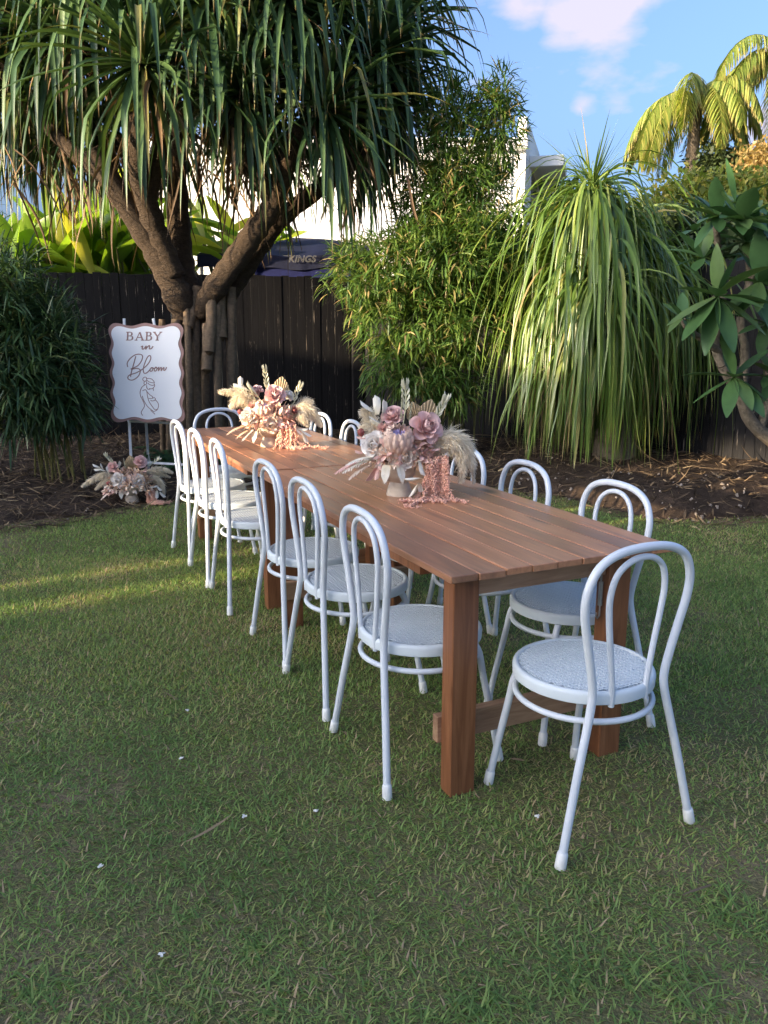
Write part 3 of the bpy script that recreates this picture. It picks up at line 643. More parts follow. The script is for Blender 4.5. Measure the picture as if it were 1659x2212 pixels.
bamboo('bamboo_clump', (-2.95, 7.35), [(10, 690, 7.0, .45, .45, .42, 1.4), (70, 780, 6.9, .48, .4, .42, 1.6), (20, 830, 6.8, .5, .5, .4, 1.1), (120, 870, 7.0, .36, .3, .22, .8), (10, 590, 7.3, .32, .4, .28, .4), (90, 720, 7.2, .32, .4, .32, .7), (-120, 720, 7., .6, .6, .75, 1.4)],
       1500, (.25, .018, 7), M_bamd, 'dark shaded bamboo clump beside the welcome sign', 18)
bamboo('background_bamboo', (-5.4, 13.2), [(10, 545, 13., .7, .5, .35, 1), (-60, 500, 13., .8, .6, .5, 1)], 260, (.32, .03, 5), M_bam, 'pale green bamboo beyond the fence behind the dark clump', 8)

def ponytail():
    bx_, by_ = 2.25, 7.85; b0 = Vector((bx_, by_, gz(bx_, by_))); root = empty('ponytail_palm', b0); A = lambda x, y, Y: at_y(x, y, Y)-b0
    m = MB(); m.tube([(0, 0, -.05), (0, 0, .2), (.02, 0, .5), A(1285, 700, 7.85), A(1280, 560, 7.85), A(1278, 440, 7.85)], [.22, .2, .12, .1, .09, .07], 12, sub=4); m.build('trunk', M_trunk, root, smooth=True)
    heads = [(1278, 440, 7.75, 520, .30), (1350, 530, 7.9, 380, .25), (1235, 580, 7.8, 330, .25), (1400, 600, 7.9, 380, .25), (1300, 640, 7.5, 380, .25), (1225, 680, 8.0, 180, .2), (1430, 660, 8.1, 200, .2), (1280, 760, 7.6, 220, .2)]
    big, allr = [], []
    for hi, (x, y, Y, n, up) in enumerate(heads):
        h = A(x, y, Y)
        if hi: m = MB(); m.tube([A(1282, min(y+170, 760), 7.85), h], [.06, .045], 8); m.build('branch', M_trunk, root, smooth=True)
        n = int(n*.92); D = rand_dirs(n, -.05, .97); D[:, 2] = np.abs(D[:, 2])*.95+.05; P = arr(h)+D*.06+NR.normal(size=(n, 3))*.03*np.array([1, 1, 2.5])
        maxL = (h.z+.05)*1.15+.35; L = np.minimum(NR.uniform(.6, 2.0, n), maxL*NR.uniform(.65, 1.0, n)); W = NR.uniform(.014, .040, n)
        allr.append(ribbons(P, D, L, W, NR.uniform(3.0, 10., n), 15, 'strap', .35, NR.normal(0, .8, n), .05))
    h = A(1278, 405, 7.75); n = 34; D = rand_dirs(n, .55, 1.)
    allr.append(ribbons(np.tile(arr(h), (n, 1)), D, NR.uniform(.35, .75, n), .013, NR.uniform(-.1, .5, n), 7, 'strap', .3))
    v, q, a, t = join_rib(allr); z = v[:, 2]; v[:, 2] = np.maximum(z, -.02+.03*np.sin(v[:, 0]*40))
    rib_obj('crown', (v, q, a, t), M_pony, root, 'stuff')
    n = 260; P = np.array([arr(A(NR.uniform(1150, 1440), NR.uniform(650, 850), NR.uniform(7.5, 8.0))) for _ in range(n)])
    r = ribbons(P, rand_dirs(n, -1, -.2), NR.uniform(.5, 1.1, n), .009, 2.0, 8, 'strap', .4, NR.normal(0, 1, n), .05); v, q, a, t = r; v[:, 2] = np.maximum(v[:, 2], .0)
    rib_obj('dry_leaf_skirt', (v, q, a, t), M_straw, root, 'stuff')
    tag(root, 'weeping ponytail palm with long narrow leaves trailing to the ground', 'ponytail palm')
ponytail()

def big_leaf_mesh(name, L, W, droop, fold=.3, ns=8, shape='oval', roll=0., D=(0, 1, .4), torn=0):
    r = ribbons(np.zeros((1, 3)), np.array([D]), np.array([L]), np.array([W]), np.array([droop]), ns, shape, fold, np.array([roll])); v, q, a, t = r
    return mesh_np(name, v, q, attrs={'rnd': a, 'along': t}, smooth=True)

def frangipani():
    b0 = Vector((3.82, 6.75, gz(3.82, 6.75))); root = empty('frangipani_tree', b0); A = lambda x, y, Y: at_y(x, y, Y)-b0
    def br(pts, rads):
        m = MB(); m.tube(pts, rads, 9, sub=5); m.build('branch', M_ftrunk, root, smooth=True, angle=80)
    m = MB(); m.tube([Vector((0, 0, -.05)), A(1640, 930, 6.7), A(1600, 860, 6.65), A(1560, 790, 6.6)], [.065, .055, .045, .04], 10, sub=5); m.build('trunk', M_ftrunk, root, smooth=True, angle=80)
    br([A(1560, 790, 6.6), A(1545, 740, 6.6), A(1560, 650, 6.5), A(1555, 560, 6.5), A(1545, 480, 6.4)], [.038, .034, .03, .026, .022])
    br([A(1600, 860, 6.65), A(1610, 760, 6.6), A(1600, 690, 6.6), A(1620, 600, 6.6), A(1610, 530, 6.5)], [.04, .036, .033, .03, .024])
    br([A(1555, 760, 6.6), A(1520, 735, 6.5), A(1485, 710, 6.4), A(1475, 690, 6.35)], [.028, .025, .022, .02])
    br([A(1600, 850, 6.6), A(1595, 800, 6.3), A(1580, 815, 6.2)], [.03, .026, .02])
    br([A(1640, 930, 6.7), A(1665, 840, 6.7), A(1650, 740, 6.7), A(1675, 640, 6.7), A(1660, 560, 6.6)], [.04, .036, .032, .028, .024])
    br([A(1560, 650, 6.5), A(1550, 650, 6.2), A(1545, 640, 6.1)], [.026, .022, .02]); br([A(1620, 600, 6.6), A(1650, 560, 6.5), A(1665, 500, 6.4)], [.026, .024, .02])
    tips = [((1548, 640), 6.05, (-.1, -.95, .35), 13, .40), ((1548, 470), 6.35, (0, -.5, .8), 15, .37), ((1475, 690), 6.3, (-.3, -.5, .8), 6, .26), ((1585, 815), 6.1, (-.1, -.9, .4), 11, .38), ((1520, 560), 6.6, (-.4, -.3, .8), 8, .3), ((1640, 610), 6.2, (.1, -.9, .4), 12, .38), ((1600, 480), 6.2, (.1, -.6, .7), 13, .36), ((1612, 525), 6.45, (.1, -.4, .8), 11, .34), ((1662, 500), 6.4, (.2, -.3, .9), 11, .34), ((1660, 560), 6.6, (.2, -.4, .8), 11, .35), ((1655, 700), 6.4, (.1, -.7, .5), 9, .35), ((1668, 810), 6.3, (.1, -.6, .6), 9, .33), ((1590, 440), 6.8, (0, .1, 1), 11, .32), ((1500, 500), 6.9, (-.3, .1, .9), 8, .3), ((1630, 640), 6.9, (0, .4, .8), 9, .34)]
    for (px, Y, ax, n, Ls) in tips:
        p = A(px[0], px[1], Y); ax = Vector(ax).normalized(); e1 = ax.cross(Vector((0, .2, 1))).normalized(); e2 = ax.cross(e1)
        for i in range(n):
            th = math.radians(R.uniform(48, 98)) if i else math.radians(15); ph = i*2.4+R.uniform(-.3, .3)
            D = ax*math.cos(th)+(e1*math.cos(ph)+e2*math.sin(ph))*math.sin(th); L = Ls*R.uniform(.7, 1.12)
            me = big_leaf_mesh('leaf', L, L*R.uniform(.29, .36), R.uniform(.25, .85), .28, 8, 'oval', R.uniform(-.3, .3), tuple(D))
            o = obj('leaf', me, M_fran, root); o.location = p+ax*.015*i/n
    tag(root, 'frangipani tree with grey branches and rosettes of broad dark green leaves', 'frangipani tree')
frangipani()

def banana(base, leaves, label):
    b0 = Vector((base[0], base[1], 0)); root = empty('banana_plant', b0)
    for i in range(3):
        m = MB(); m.tube([(R.uniform(-.2, .2), R.uniform(-.1, .1), 0), (R.uniform(-.2, .2), 0, 1.2), (R.uniform(-.3, .3), 0, 2.1)], [.09, .07, .04], 9, sub=4); m.build('stem', M_cane, root, smooth=True)
    for (x, y, Y, ang, L, W) in leaves:
        p = at_y(x, y, Y)-b0; D = (math.sin(ang), R.uniform(-.45, .2), math.cos(ang)); r = R.uniform(-.9, .9)
        me = big_leaf_mesh('leaf', L, W, R.uniform(.3, 1.0), R.choice([.25, .5, .8]), 10, 'oval', r, D); o = obj('leaf', me, M_banana, root); o.location = p-Vector(D)*L*.45
        m = MB(); m.tube([(p-Vector(D)*L*.45)*1.0, (p-Vector(D)*L*.45)*.6+Vector((0, 0, .3))], [.014, .02], 6); m.build('leaf_stalk', M_cane, root)
    tag(root, label, 'banana plant')
def lv(n, x0, x1, y0, y1, Y0, Y1, L=(.8, 1.4), W=(.26, .42)): return [(R.uniform(x0, x1), R.uniform(y0, y1), R.uniform(Y0, Y1), R.uniform(-1.2, 1.2), R.uniform(*L), R.uniform(*W)) for _ in range(n)]
banana((-4.9, 11.6), lv(36, 10, 175, 470, 585, 10.6, 12.2), 'bright green banana plant over the fence beside the bamboo')
banana((-3.6, 11.8), lv(38, 140, 305, 430, 585, 10.9, 12.4), 'yellow green banana plant above the fence next to the pandanus trunk')
banana((-2.6, 11.9), lv(18, 290, 380, 470, 590, 11.3, 12.6, (.6, 1.), (.2, .32)), 'banana plant glimpsed between the pandanus trunks')
banana((-2.1, 12.2), lv(22, 410, 520, 460, 575, 11.6, 12.8, (.5, .95), (.18, .3)), 'banana plant in front of the white house wall')
banana((-1.2, 12.6), lv(4, 585, 625, 470, 520, 11.9, 12.4, (.5, .7), (.16, .22)), 'small banana plant by the canopy corner')

def frond(base, D, L, nl, ll, droop, mat_r, root, W=.02, hang=1.2, lw=.03):
    ns = 12; v, q, a, t = ribbons(arr(base)[None], np.array([D]), np.array([L]), np.array([.035]), np.array([droop]), ns, 'strap'); C = v.reshape(ns+1, 2, 3).mean(1)
    s = np.linspace(.10, .985, nl); pos = np.stack([np.interp(s*ns, np.arange(ns+1), C[:, k]) for k in range(3)], 1); tan = unit(np.stack([np.interp(np.minimum(s*ns+.5, ns), np.arange(ns+1), C[:, k]) for k in range(3)], 1)-np.stack([np.interp(np.maximum(s*ns-.5, 0), np.arange(ns+1), C[:, k]) for k in range(3)], 1))
    side = unit(np.cross(tan, [0, 0, 1.])); out = [(v, q, a, t)]
    for sg in (-1, 1):
        Dl = tan*.55+side*sg*.9+NR.normal(size=tan.shape)*.07; Ll = ll*np.sin(np.pi*np.clip(s*.8+.15, 0, 1))**.6*NR.uniform(.85, 1.1, nl)
        out.append(ribbons(pos, Dl, Ll, lw, hang*NR.uniform(.6, 1.3, nl), 5, 'strap', .3))
    return out
def palm(trunk_base, crown_px, Y, fr, label, dead=()):
    b0 = Vector((trunk_base[0], trunk_base[1], 0)); root = empty('palm_tree', b0); c = at_y(*crown_px, Y)-b0
    m = MB(); m.tube([(0, 0, 0), (c.x*.4, c.y*.4, c.z*.5), c], [.2, .15, .12], 12, sub=5); m.build('trunk', M_trunk, root, smooth=True)
    for (dx, dy, dz, L) in fr:
        o = frond(c, (dx, dy, dz), L, 60, .60, 3.2, None, root, hang=2.4, lw=.036); rib_obj('frond', join_rib(o), M_palm, root)
    tag(root, label, 'palm tree')
def circ_fr(n, L): return [(math.cos(i*2.4)*1, math.sin(i*2.4), R.uniform(.25, 1.2), L*R.uniform(.85, 1.1)) for i in range(n)]
pc = at_y(1497, 215, 19)
palm((pc.x+.2, 19.3), (1505, 208), 19, circ_fr(15, 2.2)+[(-.9, -.3, .7, 2.2), (-.75, -.4, .3, 2.2), (-.3, -.5, 1, 2.0), (.4, -.4, .9, 2.0)], 'sunlit palm with arching fronds behind the yellow green trees')
pc = at_y(1690, 165, 19)
palm((pc.x+.4, 19.2), (1692, 128), 19, circ_fr(12, 2.5)+[(-1, -.3, .35, 2.7), (-.8, -.35, .8, 2.5), (-1, .1, .75, 2.5), (-.9, .2, .1, 2.4), (-.6, -.2, 1.2, 2.3)], 'taller palm whose brown tinged fronds reach across the sky')

def leafy_tree(name, base, blobs, n, ls, mat, label, trunk=M_trunk):
    b0 = Vector((base[0], base[1], 0)); root = empty(name, b0); top = None; P, O = [], []
    tot = sum(b[6] for b in blobs)
    for b in blobs:
        k = int(n*b[6]/tot); d = rand_dirs(k); c = at_y(b[0], b[1], b[2])-b0; r = NR.random(k)**.4; s = 1+.5*(vnoise(d[:, 0]*2.5+b[0]*.1, d[:, 2]*2.5+d[:, 1], 1, 6)-.5)
        P.append(arr(c)+d*(r*s)[:, None]*np.array(b[3:6])); O.append(d)
        m = MB(); m.tube([Vector((0, 0, c.z*.25)), Vector((c.x*.4, c.y*.4, c.z*.65)), c], [.09, .06, .02], 7, sub=4); m.build('limb', trunk, root, smooth=True)
    m = MB(); m.tube([(0, 0, 0), (0, 0, .8), (.05, 0, 1.6)], [.16, .13, .10], 10, sub=3); m.build('trunk', trunk, root, smooth=True)
    P = np.concatenate(P); O = np.concatenate(O); k = 5; N = len(P)*k
    rib = ribbons(np.repeat(P, k, 0)+NR.normal(size=(N, 3))*ls*.8, np.repeat(O, k, 0)*.6+rand_dirs(N), NR.uniform(.6, 1.2, N)*ls, NR.uniform(.35, .55, N)*ls, .5, 2, 'oval', 0, NR.normal(0, .8, N))
    rib_obj('crown', rib, mat, root, 'stuff'); tag(root, label, 'tree')
leafy_tree('garden_tree', (6.1, 13.2), [(1480, 462, 13, .75, .7, .5, 1), (1560, 482, 12.6, .9, .7, .6, 1.2), (1640, 462, 12.4, .8, .7, .7, 1.1), (1440, 500, 13, .5, .5, .4, .7), (1500, 520, 12.5, .9, .6, .6, 1), (1620, 540, 12, .9, .6, .6, 1), (1350, 520, 12.5, .7, .5, .5, .6)], 5200, .12, M_tree, 'yellow green sunlit tree beyond the fence below the palms')
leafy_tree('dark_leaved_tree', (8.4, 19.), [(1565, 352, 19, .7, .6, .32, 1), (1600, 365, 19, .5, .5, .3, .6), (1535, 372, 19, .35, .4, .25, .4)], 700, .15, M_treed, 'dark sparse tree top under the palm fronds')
leafy_tree('orange_tipped_tree', (9.2, 15.), [(1650, 360, 15, .45, .5, .35, 1), (1690, 390, 15, .6, .5, .5, 1)], 900, .12, leaf_mat('orange_tip_leaf', [(0, (.2, .16, .05)), (1, (.42, .27, .10))], .5, .3), 'orange tipped shrub top at the edge of the trees')
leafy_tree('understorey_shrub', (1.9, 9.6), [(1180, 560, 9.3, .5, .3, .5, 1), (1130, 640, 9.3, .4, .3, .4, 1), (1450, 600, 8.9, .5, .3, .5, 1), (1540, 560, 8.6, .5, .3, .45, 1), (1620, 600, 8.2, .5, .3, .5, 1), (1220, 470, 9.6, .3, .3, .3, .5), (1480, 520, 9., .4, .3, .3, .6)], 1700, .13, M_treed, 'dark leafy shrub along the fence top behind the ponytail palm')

def fern(x, y, s, label):
    b0 = Vector((x, y, gz(x, y))); root = empty('fern', b0)
    for i in range(13):
        a = i*2.4; o = frond(Vector((0, 0, .02)), (math.cos(a), math.sin(a), R.uniform(.6, 1.6)), s*R.uniform(.8, 1.1), 26, .085*s/.5, 1.5, None, root, hang=.5, lw=.016)
        rib_obj('frond', join_rib(o), M_fern, root)
    tag(root, label, 'fern')
fern(-1.55, 8.0, .6, 'dark green fern among the pandanus prop roots'); fern(-1.2, 8.3, .55, 'fern beside the outer prop root and streaked fence'); fern(-1.75, 7.75, .5, 'low fern under the sign edge before the pandanus'); fern(-2.15, 7.95, .45, 'small fern behind the easel legs'); fern(-1.0, 8.0, .42, 'fern behind the chair at the sign end of the table')

# ------------------------------------------------------------------ tables
YAW = 0.4348; TO = Vector((.1823, 2.1169)); TU = Vector((-math.sin(YAW), math.cos(YAW))); TV = Vector((math.cos(YAW), math.sin(YAW)))
TL, TW, TZ, TGAP = 1.876, .806, .75, .024
def tpt(a, b, z=0): p = TO+TU*a+TV*b; return Vector((p.x, p.y, z))
def table(a0, label, seed):
    rr = random.Random(seed); p = tpt(a0, 0); root = empty('trestle_table', p, YAW); nb = 9; bw = TW/nb; th = .021
    for i in range(nb):
        m = MB(); m.box((0, 0, 0), (bw-.0034, TL+rr.uniform(-.003, .003), th)); o = m.build('table_board', M_board, root, bevel=.0022)
        o.location = (bw*(i+.5), TL/2+rr.uniform(-.002, .002), TZ-th/2+rr.uniform(-.0012, .0012)); o.rotation_euler = (0, rr.uniform(-.006, .006), 0)
    zt = TZ-th-.002; lw, ld = .088, .062
    for e, (ya, sg) in enumerate(((.107, 1), (TL-.107-ld, -1))):
        for xb in (.072+lw/2, TW-.072-lw/2):
            m = MB(); m.box((0, 0, 0), (lw, ld, zt)); o = m.build('leg', M_leg, root, bevel=.003); o.location = (xb, ya+ld/2, zt/2)
        w = TW-.144-2*lw
        m = MB(); m.box((0, 0, 0), (w-.002, .034, .085)); o = m.build('apron', M_rail, root, bevel=.002); o.location = (TW/2, ya+ld*.55, zt-.0445)
        m = MB(); m.box((0, 0, 0), (TW-.12, .032, .088)); o = m.build('stretcher', M_rail, root, bevel=.002); o.location = (TW/2, ya+(ld+.017 if sg > 0 else -.017), .20)
        # turnbuckle catch hanging on the inner face of one leg
        m = MB(); x = TW-.072-lw-.012; y = ya+ld*.4
        m.tube([(x, y, .66), (x-.001, y, .615)], .0035, 6); m.tube([(x, y, .615), (x, y, .535)], .0075, 8); m.tube([(x, y, .535), (x, y, .50), (x-.008, y, .492), (x-.014, y, .50), (x-.013, y, .512)], .0032, 6); m.ring((x, y, .668), .009, .003, 14, 6)
        m.build('turnbuckle', M_steel, root, smooth=True)
    for xb in (.05, TW/2, TW-.05):
        m = MB(); m.box((0, 0, 0), (.06, TL-.44, .032)); o = m.build('batten', M_leg, root); o.location = (xb, TL/2, zt-.018)
    tag(root, label, 'table'); return root
table(0, 'brown varnished trestle table holding the flowers with lavender protea and hanging amaranthus', 3)
table(TL+TGAP, 'brown varnished board trestle table at the sign end, partly in sunlight', 9)

# ------------------------------------------------------------------ chairs
def chair_parts():
    P = {}
    r0 = .0120
    hoop = [(.235, -.225, .012), (.185, -.208, .22), (.148, -.196, .36), (.131, -.190, .43), (.128, -.188, .475), (.140, -.190, .54), (.160, -.194, .62), (.178, -.199, .70), (.176, -.205, .765), (.146, -.210, .822), (.085, -.213, .852), (0, -.215, .860)]
    pts = [Vector(p) for p in hoop]+[Vector((-p[0], p[1], p[2])) for p in reversed(hoop[:-1])]
    m = MB(); m.tube(pts, r0, 12, sub=5); P['back_frame'] = m.mesh('back_frame', True, angle=80)
    inn = [(.060, -.188, .415), (.062, -.190, .47), (.074, -.190, .56), (.090, -.193, .67), (.094, -.197, .735), (.080, -.202, .79), (.045, -.207, .822), (0, -.209, .832)]
    pts = [Vector(p) for p in inn]+[Vector((-p[0], p[1], p[2])) for p in reversed(inn[:-1])]
    m = MB(); m.tube(pts, .0088, 10, sub=5); P['inner_hoop'] = m.mesh('inner_hoop', True, angle=80)
    m = MB(); m.ring((0, -.004, .372), .196, .0092, 48, 10); P['leg_ring'] = m.mesh('leg_ring', True, angle=80)
    for s in (-1, 1):
        m = MB(); m.tube([(s*.172, .212, .012), (s*.158, .190, .15), (s*.145, .160, .30), (s*.135, .148, .38), (s*.125, .128, .42)], .0116, 12, sub=4); P['leg%d' % s] = m.mesh('leg', True, angle=80)
    m = MB(); m.lathe([(.162, .420), (.199, .420), (.2035, .423), (.2045, .446), (.2025, .453), (.198, .4575), (.192, .4585), (.188, .4570), (.186, .4540), (.185, .4512), (.12, .4510), (.004, .4510)], 56); P['seat'] = m.mesh('seat', True, angle=40)
    m = MB(); p = .0142; hw = p/2; n = 14; z1 = .4562
    for i in range(-n, n+1):
        for j in range(-n, n+1):
            for off in ((0, 0), ):
                cx, cy = i*p, j*p
                if math.hypot(abs(cx), abs(cy))+hw*.9 > .1895: continue
                h = .0037; st = 0.0
                o_ = [(cx-hw, cy-hw, z1), (cx+hw, cy-hw, z1), (cx+hw, cy+hw, z1), (cx-hw, cy+hw, z1)]
                i_ = [(cx-h-st, cy-h+st, z1), (cx+h-st, cy-h-st, z1), (cx+h+st, cy+h-st, z1), (cx-h+st, cy+h+st, z1)]
                b_ = [(x, y, z1-.0050) for x, y, z in i_]
                m.add(o_+i_+b_, [(k, (k+1) % 4, 4+(k+1) % 4, 4+k) for k in range(4)]+[(4+k, 4+(k+1) % 4, 8+(k+1) % 4, 8+k) for k in range(4)])
    P['weave_panel'] = m.mesh('weave_panel')
    m = MB(); m.lathe([(.0142, 0), (.0160, .003), (.0152, .040), (.0136, .046), (.0124, .047)], 14); P['foot_cap'] = m.mesh('foot_cap', True)
    return P
CH = chair_parts()
CAPS = [((.238, -.226, 0), (-.07, .22)), ((-.238, -.226, 0), (-.07, -.22)), ((.1735, .2135, 0), (.13, .09)), ((-.1735, .2135, 0), (.13, -.09))]
def chair(a, b, rz, label):
    p = tpt(a, b); root = empty('bentwood_chair', p, YAW+rz)
    obj('back_frame', CH['back_frame'], M_white, root); obj('inner_hoop', CH['inner_hoop'], M_white, root); obj('leg_ring', CH['leg_ring'], M_white, root)
    s = obj('seat', CH['seat'], M_seat, root); obj('weave_panel', CH['weave_panel'], M_seat, s)
    for k in (-1, 1): obj('leg', CH['leg%d' % k], M_white, root)
    for (loc, rot) in CAPS:
        o = obj('foot_cap', CH['foot_cap'], M_cap, root); o.location = loc; o.rotation_euler = (rot[0], -rot[1], 0) if False else (math.atan(rot[0])*1.0, -math.atan(rot[1]), 0)
    tag(root, label, 'chair', 'white bentwood chairs around the two tables'); return root
ordw = ['first', 'second', 'third', 'fourth', 'fifth', 'sixth']
for i, (a, b, r) in enumerate([(3.25, .10, .03), (2.75, .105, .0), (2.245, .11, -.04), (1.475, .135, .02), (.98, .135, .0), (.415, .125, -.02)]):
    chair(a, b, -math.pi/2+r, 'white bentwood chair, %s from the sign along the open lawn side' % ordw[i])
for i, (a, b, r) in enumerate([(3.31, .66, .02), (2.80, .67, -.03), (2.26, .67, 0), (1.47, .70, .03), (.985, .71, -.02), (.435, .735, .02)]):
    chair(a, b, math.pi/2+r, 'white bentwood chair, %s from the pandanus along the garden bed side' % ordw[i])
chair(-.078, .405, .03, 'white bentwood chair at the open end of the table away from the sign')
chair(3.735, .33, math.pi+.05, 'white bentwood chair at the table end facing the sign')

# ------------------------------------------------------------------ flower arrangements
def petal_mat(name, c0, c1, tl=.16, rough=.6):
    n = NT(name); c = n.ramp(n.attr('along'), [(0, c0), (.55, c1), (1, c1)]); oi = n.new('ShaderNodeObjectInfo')
    c = n.mix(.5, c, n.ramp(oi.outputs['Random'], [(0, (.8,)*3), (1, (1.15,)*3)]), 'MULTIPLY'); n.set(c, rough, .25); n.translucent(c, tl); return n.m
PM = {'mauve': petal_mat('mauve_petal', (.76, .43, .38), (.86, .59, .55)), 'white': petal_mat('white_petal', (.93, .76, .58), (.92, .87, .82)), 'cream': petal_mat('cream_petal', (.93, .68, .46), (.93, .82, .72)),
      'pink': petal_mat('pink_petal', (.80, .44, .37), (.84, .56, .49)), 'dusty': petal_mat('dusty_bract', (.80, .54, .42), (.86, .65, .54)), 'lav': petal_mat('lavender_floret', (.48, .38, .68), (.66, .56, .82)),
      'red': petal_mat('dusky_red_petal', (.36, .10, .09), (.46, .17, .16)), 'ivory': petal_mat('ivory_leaf', (.78, .70, .52), (.88, .84, .74)), 'tan': petal_mat('tan_palm_spear', (.44, .32, .17), (.58, .45, .28), .2),
      'peach': petal_mat('peach_filler', (.76, .46, .28), (.82, .58, .42)), 'pale': petal_mat('pale_stem', (.62, .60, .40), (.72, .70, .54), .2), 'stalk': petal_mat('brown_stalk', (.2, .13, .09), (.24, .15, .10), 0.05)}
M_amar = plain('pink_amaranthus', (.80, .46, .34), .8, .2, .25, 90); M_pampas = leaf_mat('pampas_hair', [(0, (.90, .78, .60)), (1, (.95, .88, .75))], .8, .4, tlc=(1, 1, .95))
M_bowl = NT('travertine_bowl')
_c = M_bowl.ramp(M_bowl.noise(M_bowl.coord('Object', (1, 1, 2.5)), 14, 5, .6), [(.3, (.52, .43, .33)), (.7, (.68, .59, .48))]); M_bowl.set(_c, .6, .3); M_bowl.bump(M_bowl.noise(M_bowl.coord(), 120, 3), .2, .002); M_bowl = M_bowl.m

def petal_mesh(cup=.5, curl=.35, width=1.0, n=6, tipw=.85):
    V, Q, T = [], [], []
    for j in range(n+1):
        t = j/n; w = width*.5*math.sin(math.pi*min(1, .16+t*.56))**.8*(1 if t < .9 else tipw)
        for i in range(n+1):
            u = i/n*2-1; x = u*w; zz = t; y = cup*(1-u*u*1.5)*math.sin(t*2.4)*.5+curl*max(0, t-.55)**2*2.6*(.55+.45*abs(u))
            if t > .85: zz += -.07*abs(u)**2
            V.append((x, y, zz)); T.append(t)
    for j in range(n):
        for i in range(n): k = j*(n+1)+i; Q.append((k, k+1, k+n+2, k+n+1))
    return mesh_np('petal', V, Q, attrs={'rnd': np.full(len(V), .5), 'along': T}, smooth=True)
PET = {}
def pet(kind, mat):
    key = (kind, mat)
    if key not in PET:
        me = {'rose': lambda: petal_mesh(.55, .55, 1.05), 'inner': lambda: petal_mesh(.8, .1, .95), 'bract': lambda: petal_mesh(.35, -.15, .42, 5, .4), 'leaf': lambda: petal_mesh(.22, .2, .45, 6, .25), 'small': lambda: petal_mesh(.25, .3, .75, 3), 'finger': lambda: petal_mesh(.25, .35, .2, 5, .3)}[kind]()
        me.materials.append(PM[mat]); PET[key] = me
    return PET[key]
def frame_to(d, roll=0):
    return Vector(d).normalized().to_track_quat('Z', 'Y').to_matrix().to_4x4() @ Matrix.Rotation(roll, 4, 'Z')
def part(name, M, parent): o = bpy.data.objects.new(name, None); o.empty_display_size = .02; link(o, parent); o.matrix_local = M; return o

def rose(root, p, d, r, mat, name='rose'):
    q = part(name, Matrix.Translation(p) @ frame_to(d, R.random()*6), root)
    m = MB(); m.lathe([(.1*r, -.6*r), (.3*r, -.35*r), (.34*r, -.1*r), (.2*r, .2*r)], 12); m.build('calyx', PM[mat], q, smooth=True)
    for (n, tilt, rad, s, z, k) in ((3, -.22, .10, .62, -.10, 'inner'), (4, -.02, .20, .70, -.16, 'inner'), (5, .28, .24, .80, -.24, 'rose'), (5, .62, .26, .92, -.28, 'rose'), (6, 1.0, .26, 1.02, -.30, 'rose'), (5, 1.35, .24, 1.02, -.34, 'rose')):
        off = R.random()*6
        for i in range(n):
            a = off+2*math.pi*i/n+R.uniform(-.12, .12); o = obj('petal', pet(k, mat), None, q); tl = tilt+R.uniform(-.08, .08)
            o.matrix_local = Matrix.Rotation(a, 4, 'Z') @ Matrix.Translation((0, rad*r*.9, z*r)) @ Matrix.Rotation(-tl, 4, 'X') @ Matrix.Scale(r*s*R.uniform(.92, 1.05), 4)
    return q
def protea(root, p, d, r):
    q = part('protea', Matrix.Translation(p) @ frame_to(d), root)
    for (n, tilt, rad, s, z) in ((13, .14, .48, 1.65, -.95), (12, .26, .56, 1.5, -1.1), (11, .46, .52, 1.15, -1.2)):
        for i in range(n):
            a = 2*math.pi*i/n+tilt*3; o = obj('bract', pet('bract', 'dusty'), None, q); o.matrix_local = Matrix.Rotation(a, 4, 'Z') @ Matrix.Translation((0, rad*r, z*r)) @ Matrix.Rotation(-tilt-R.uniform(0, .06), 4, 'X') @ Matrix.Scale(r*s, 4)
    n = 170; u = NR.random(n); a = NR.uniform(0, 6.28, n); rr = np.sqrt(u)*.62*r; P = np.stack([rr*np.cos(a), rr*np.sin(a), np.full(n, -.25*r)], 1); D = np.stack([np.cos(a)*.25, np.sin(a)*.25, np.full(n, 1.)], 1)
    D[:, :2] *= (1-1.9*rr/r)[:, None]
    v, qd, rn, tt = ribbons(P, D, NR.uniform(.62, .8, n)*r*(1.05-.35*(rr/r)), .10*r, -.3, 4, 'strap', .6, NR.normal(0, 1, n))
    obj('florets', mesh_np('florets', v, qd, attrs={'rnd': rn, 'along': tt}, smooth=True), PM['lav'], q, 'stuff')
def mum(root, p, d, r, mat, name='chrysanthemum'):
    q = part(name, Matrix.Translation(p) @ frame_to(d), root); n = 90; D = rand_dirs(n, .0, 1.); v, qd, rn, tt = ribbons(D*.15*r, D, NR.uniform(.6, 1., n)*r, .22*r, -.6, 4, 'oval', .6)
    obj('petals', mesh_np('petals', v, qd, attrs={'rnd': rn, 'along': tt}, smooth=True), PM[mat], q, 'stuff')
    m = MB(); m.lathe([(.02*r, -.7*r), (.25*r, -.2*r), (.35*r, .05*r), (.05*r, .2*r)], 10); m.build('calyx', PM['stalk'], q, smooth=True)
def leaves(root, p, items, mat, name='leaf'):
    for (dx, dy, dz, L) in items:
        o = obj(name, pet('leaf', mat), None, root); o.matrix_local = Matrix.Translation(p) @ frame_to((dx, dy, dz), R.uniform(-.9, .9)) @ Matrix.Scale(L, 4)
def bud(root, p, r, src):
    q = part('rose_bud', Matrix.Translation(p), root); m = MB(); m.lathe([(.3*r, -1.1*r), (.8*r, -.6*r), (1.0*r, 0), (.75*r, .7*r), (.2*r, 1.05*r)], 14); m.build('bud_head', PM['red'], q, smooth=True)
    m = MB(); m.tube([(0, 0, -r), Vector(src)-Vector(p)], [.0025, .0025], 6); m.build('stalk', PM['stalk'], q)
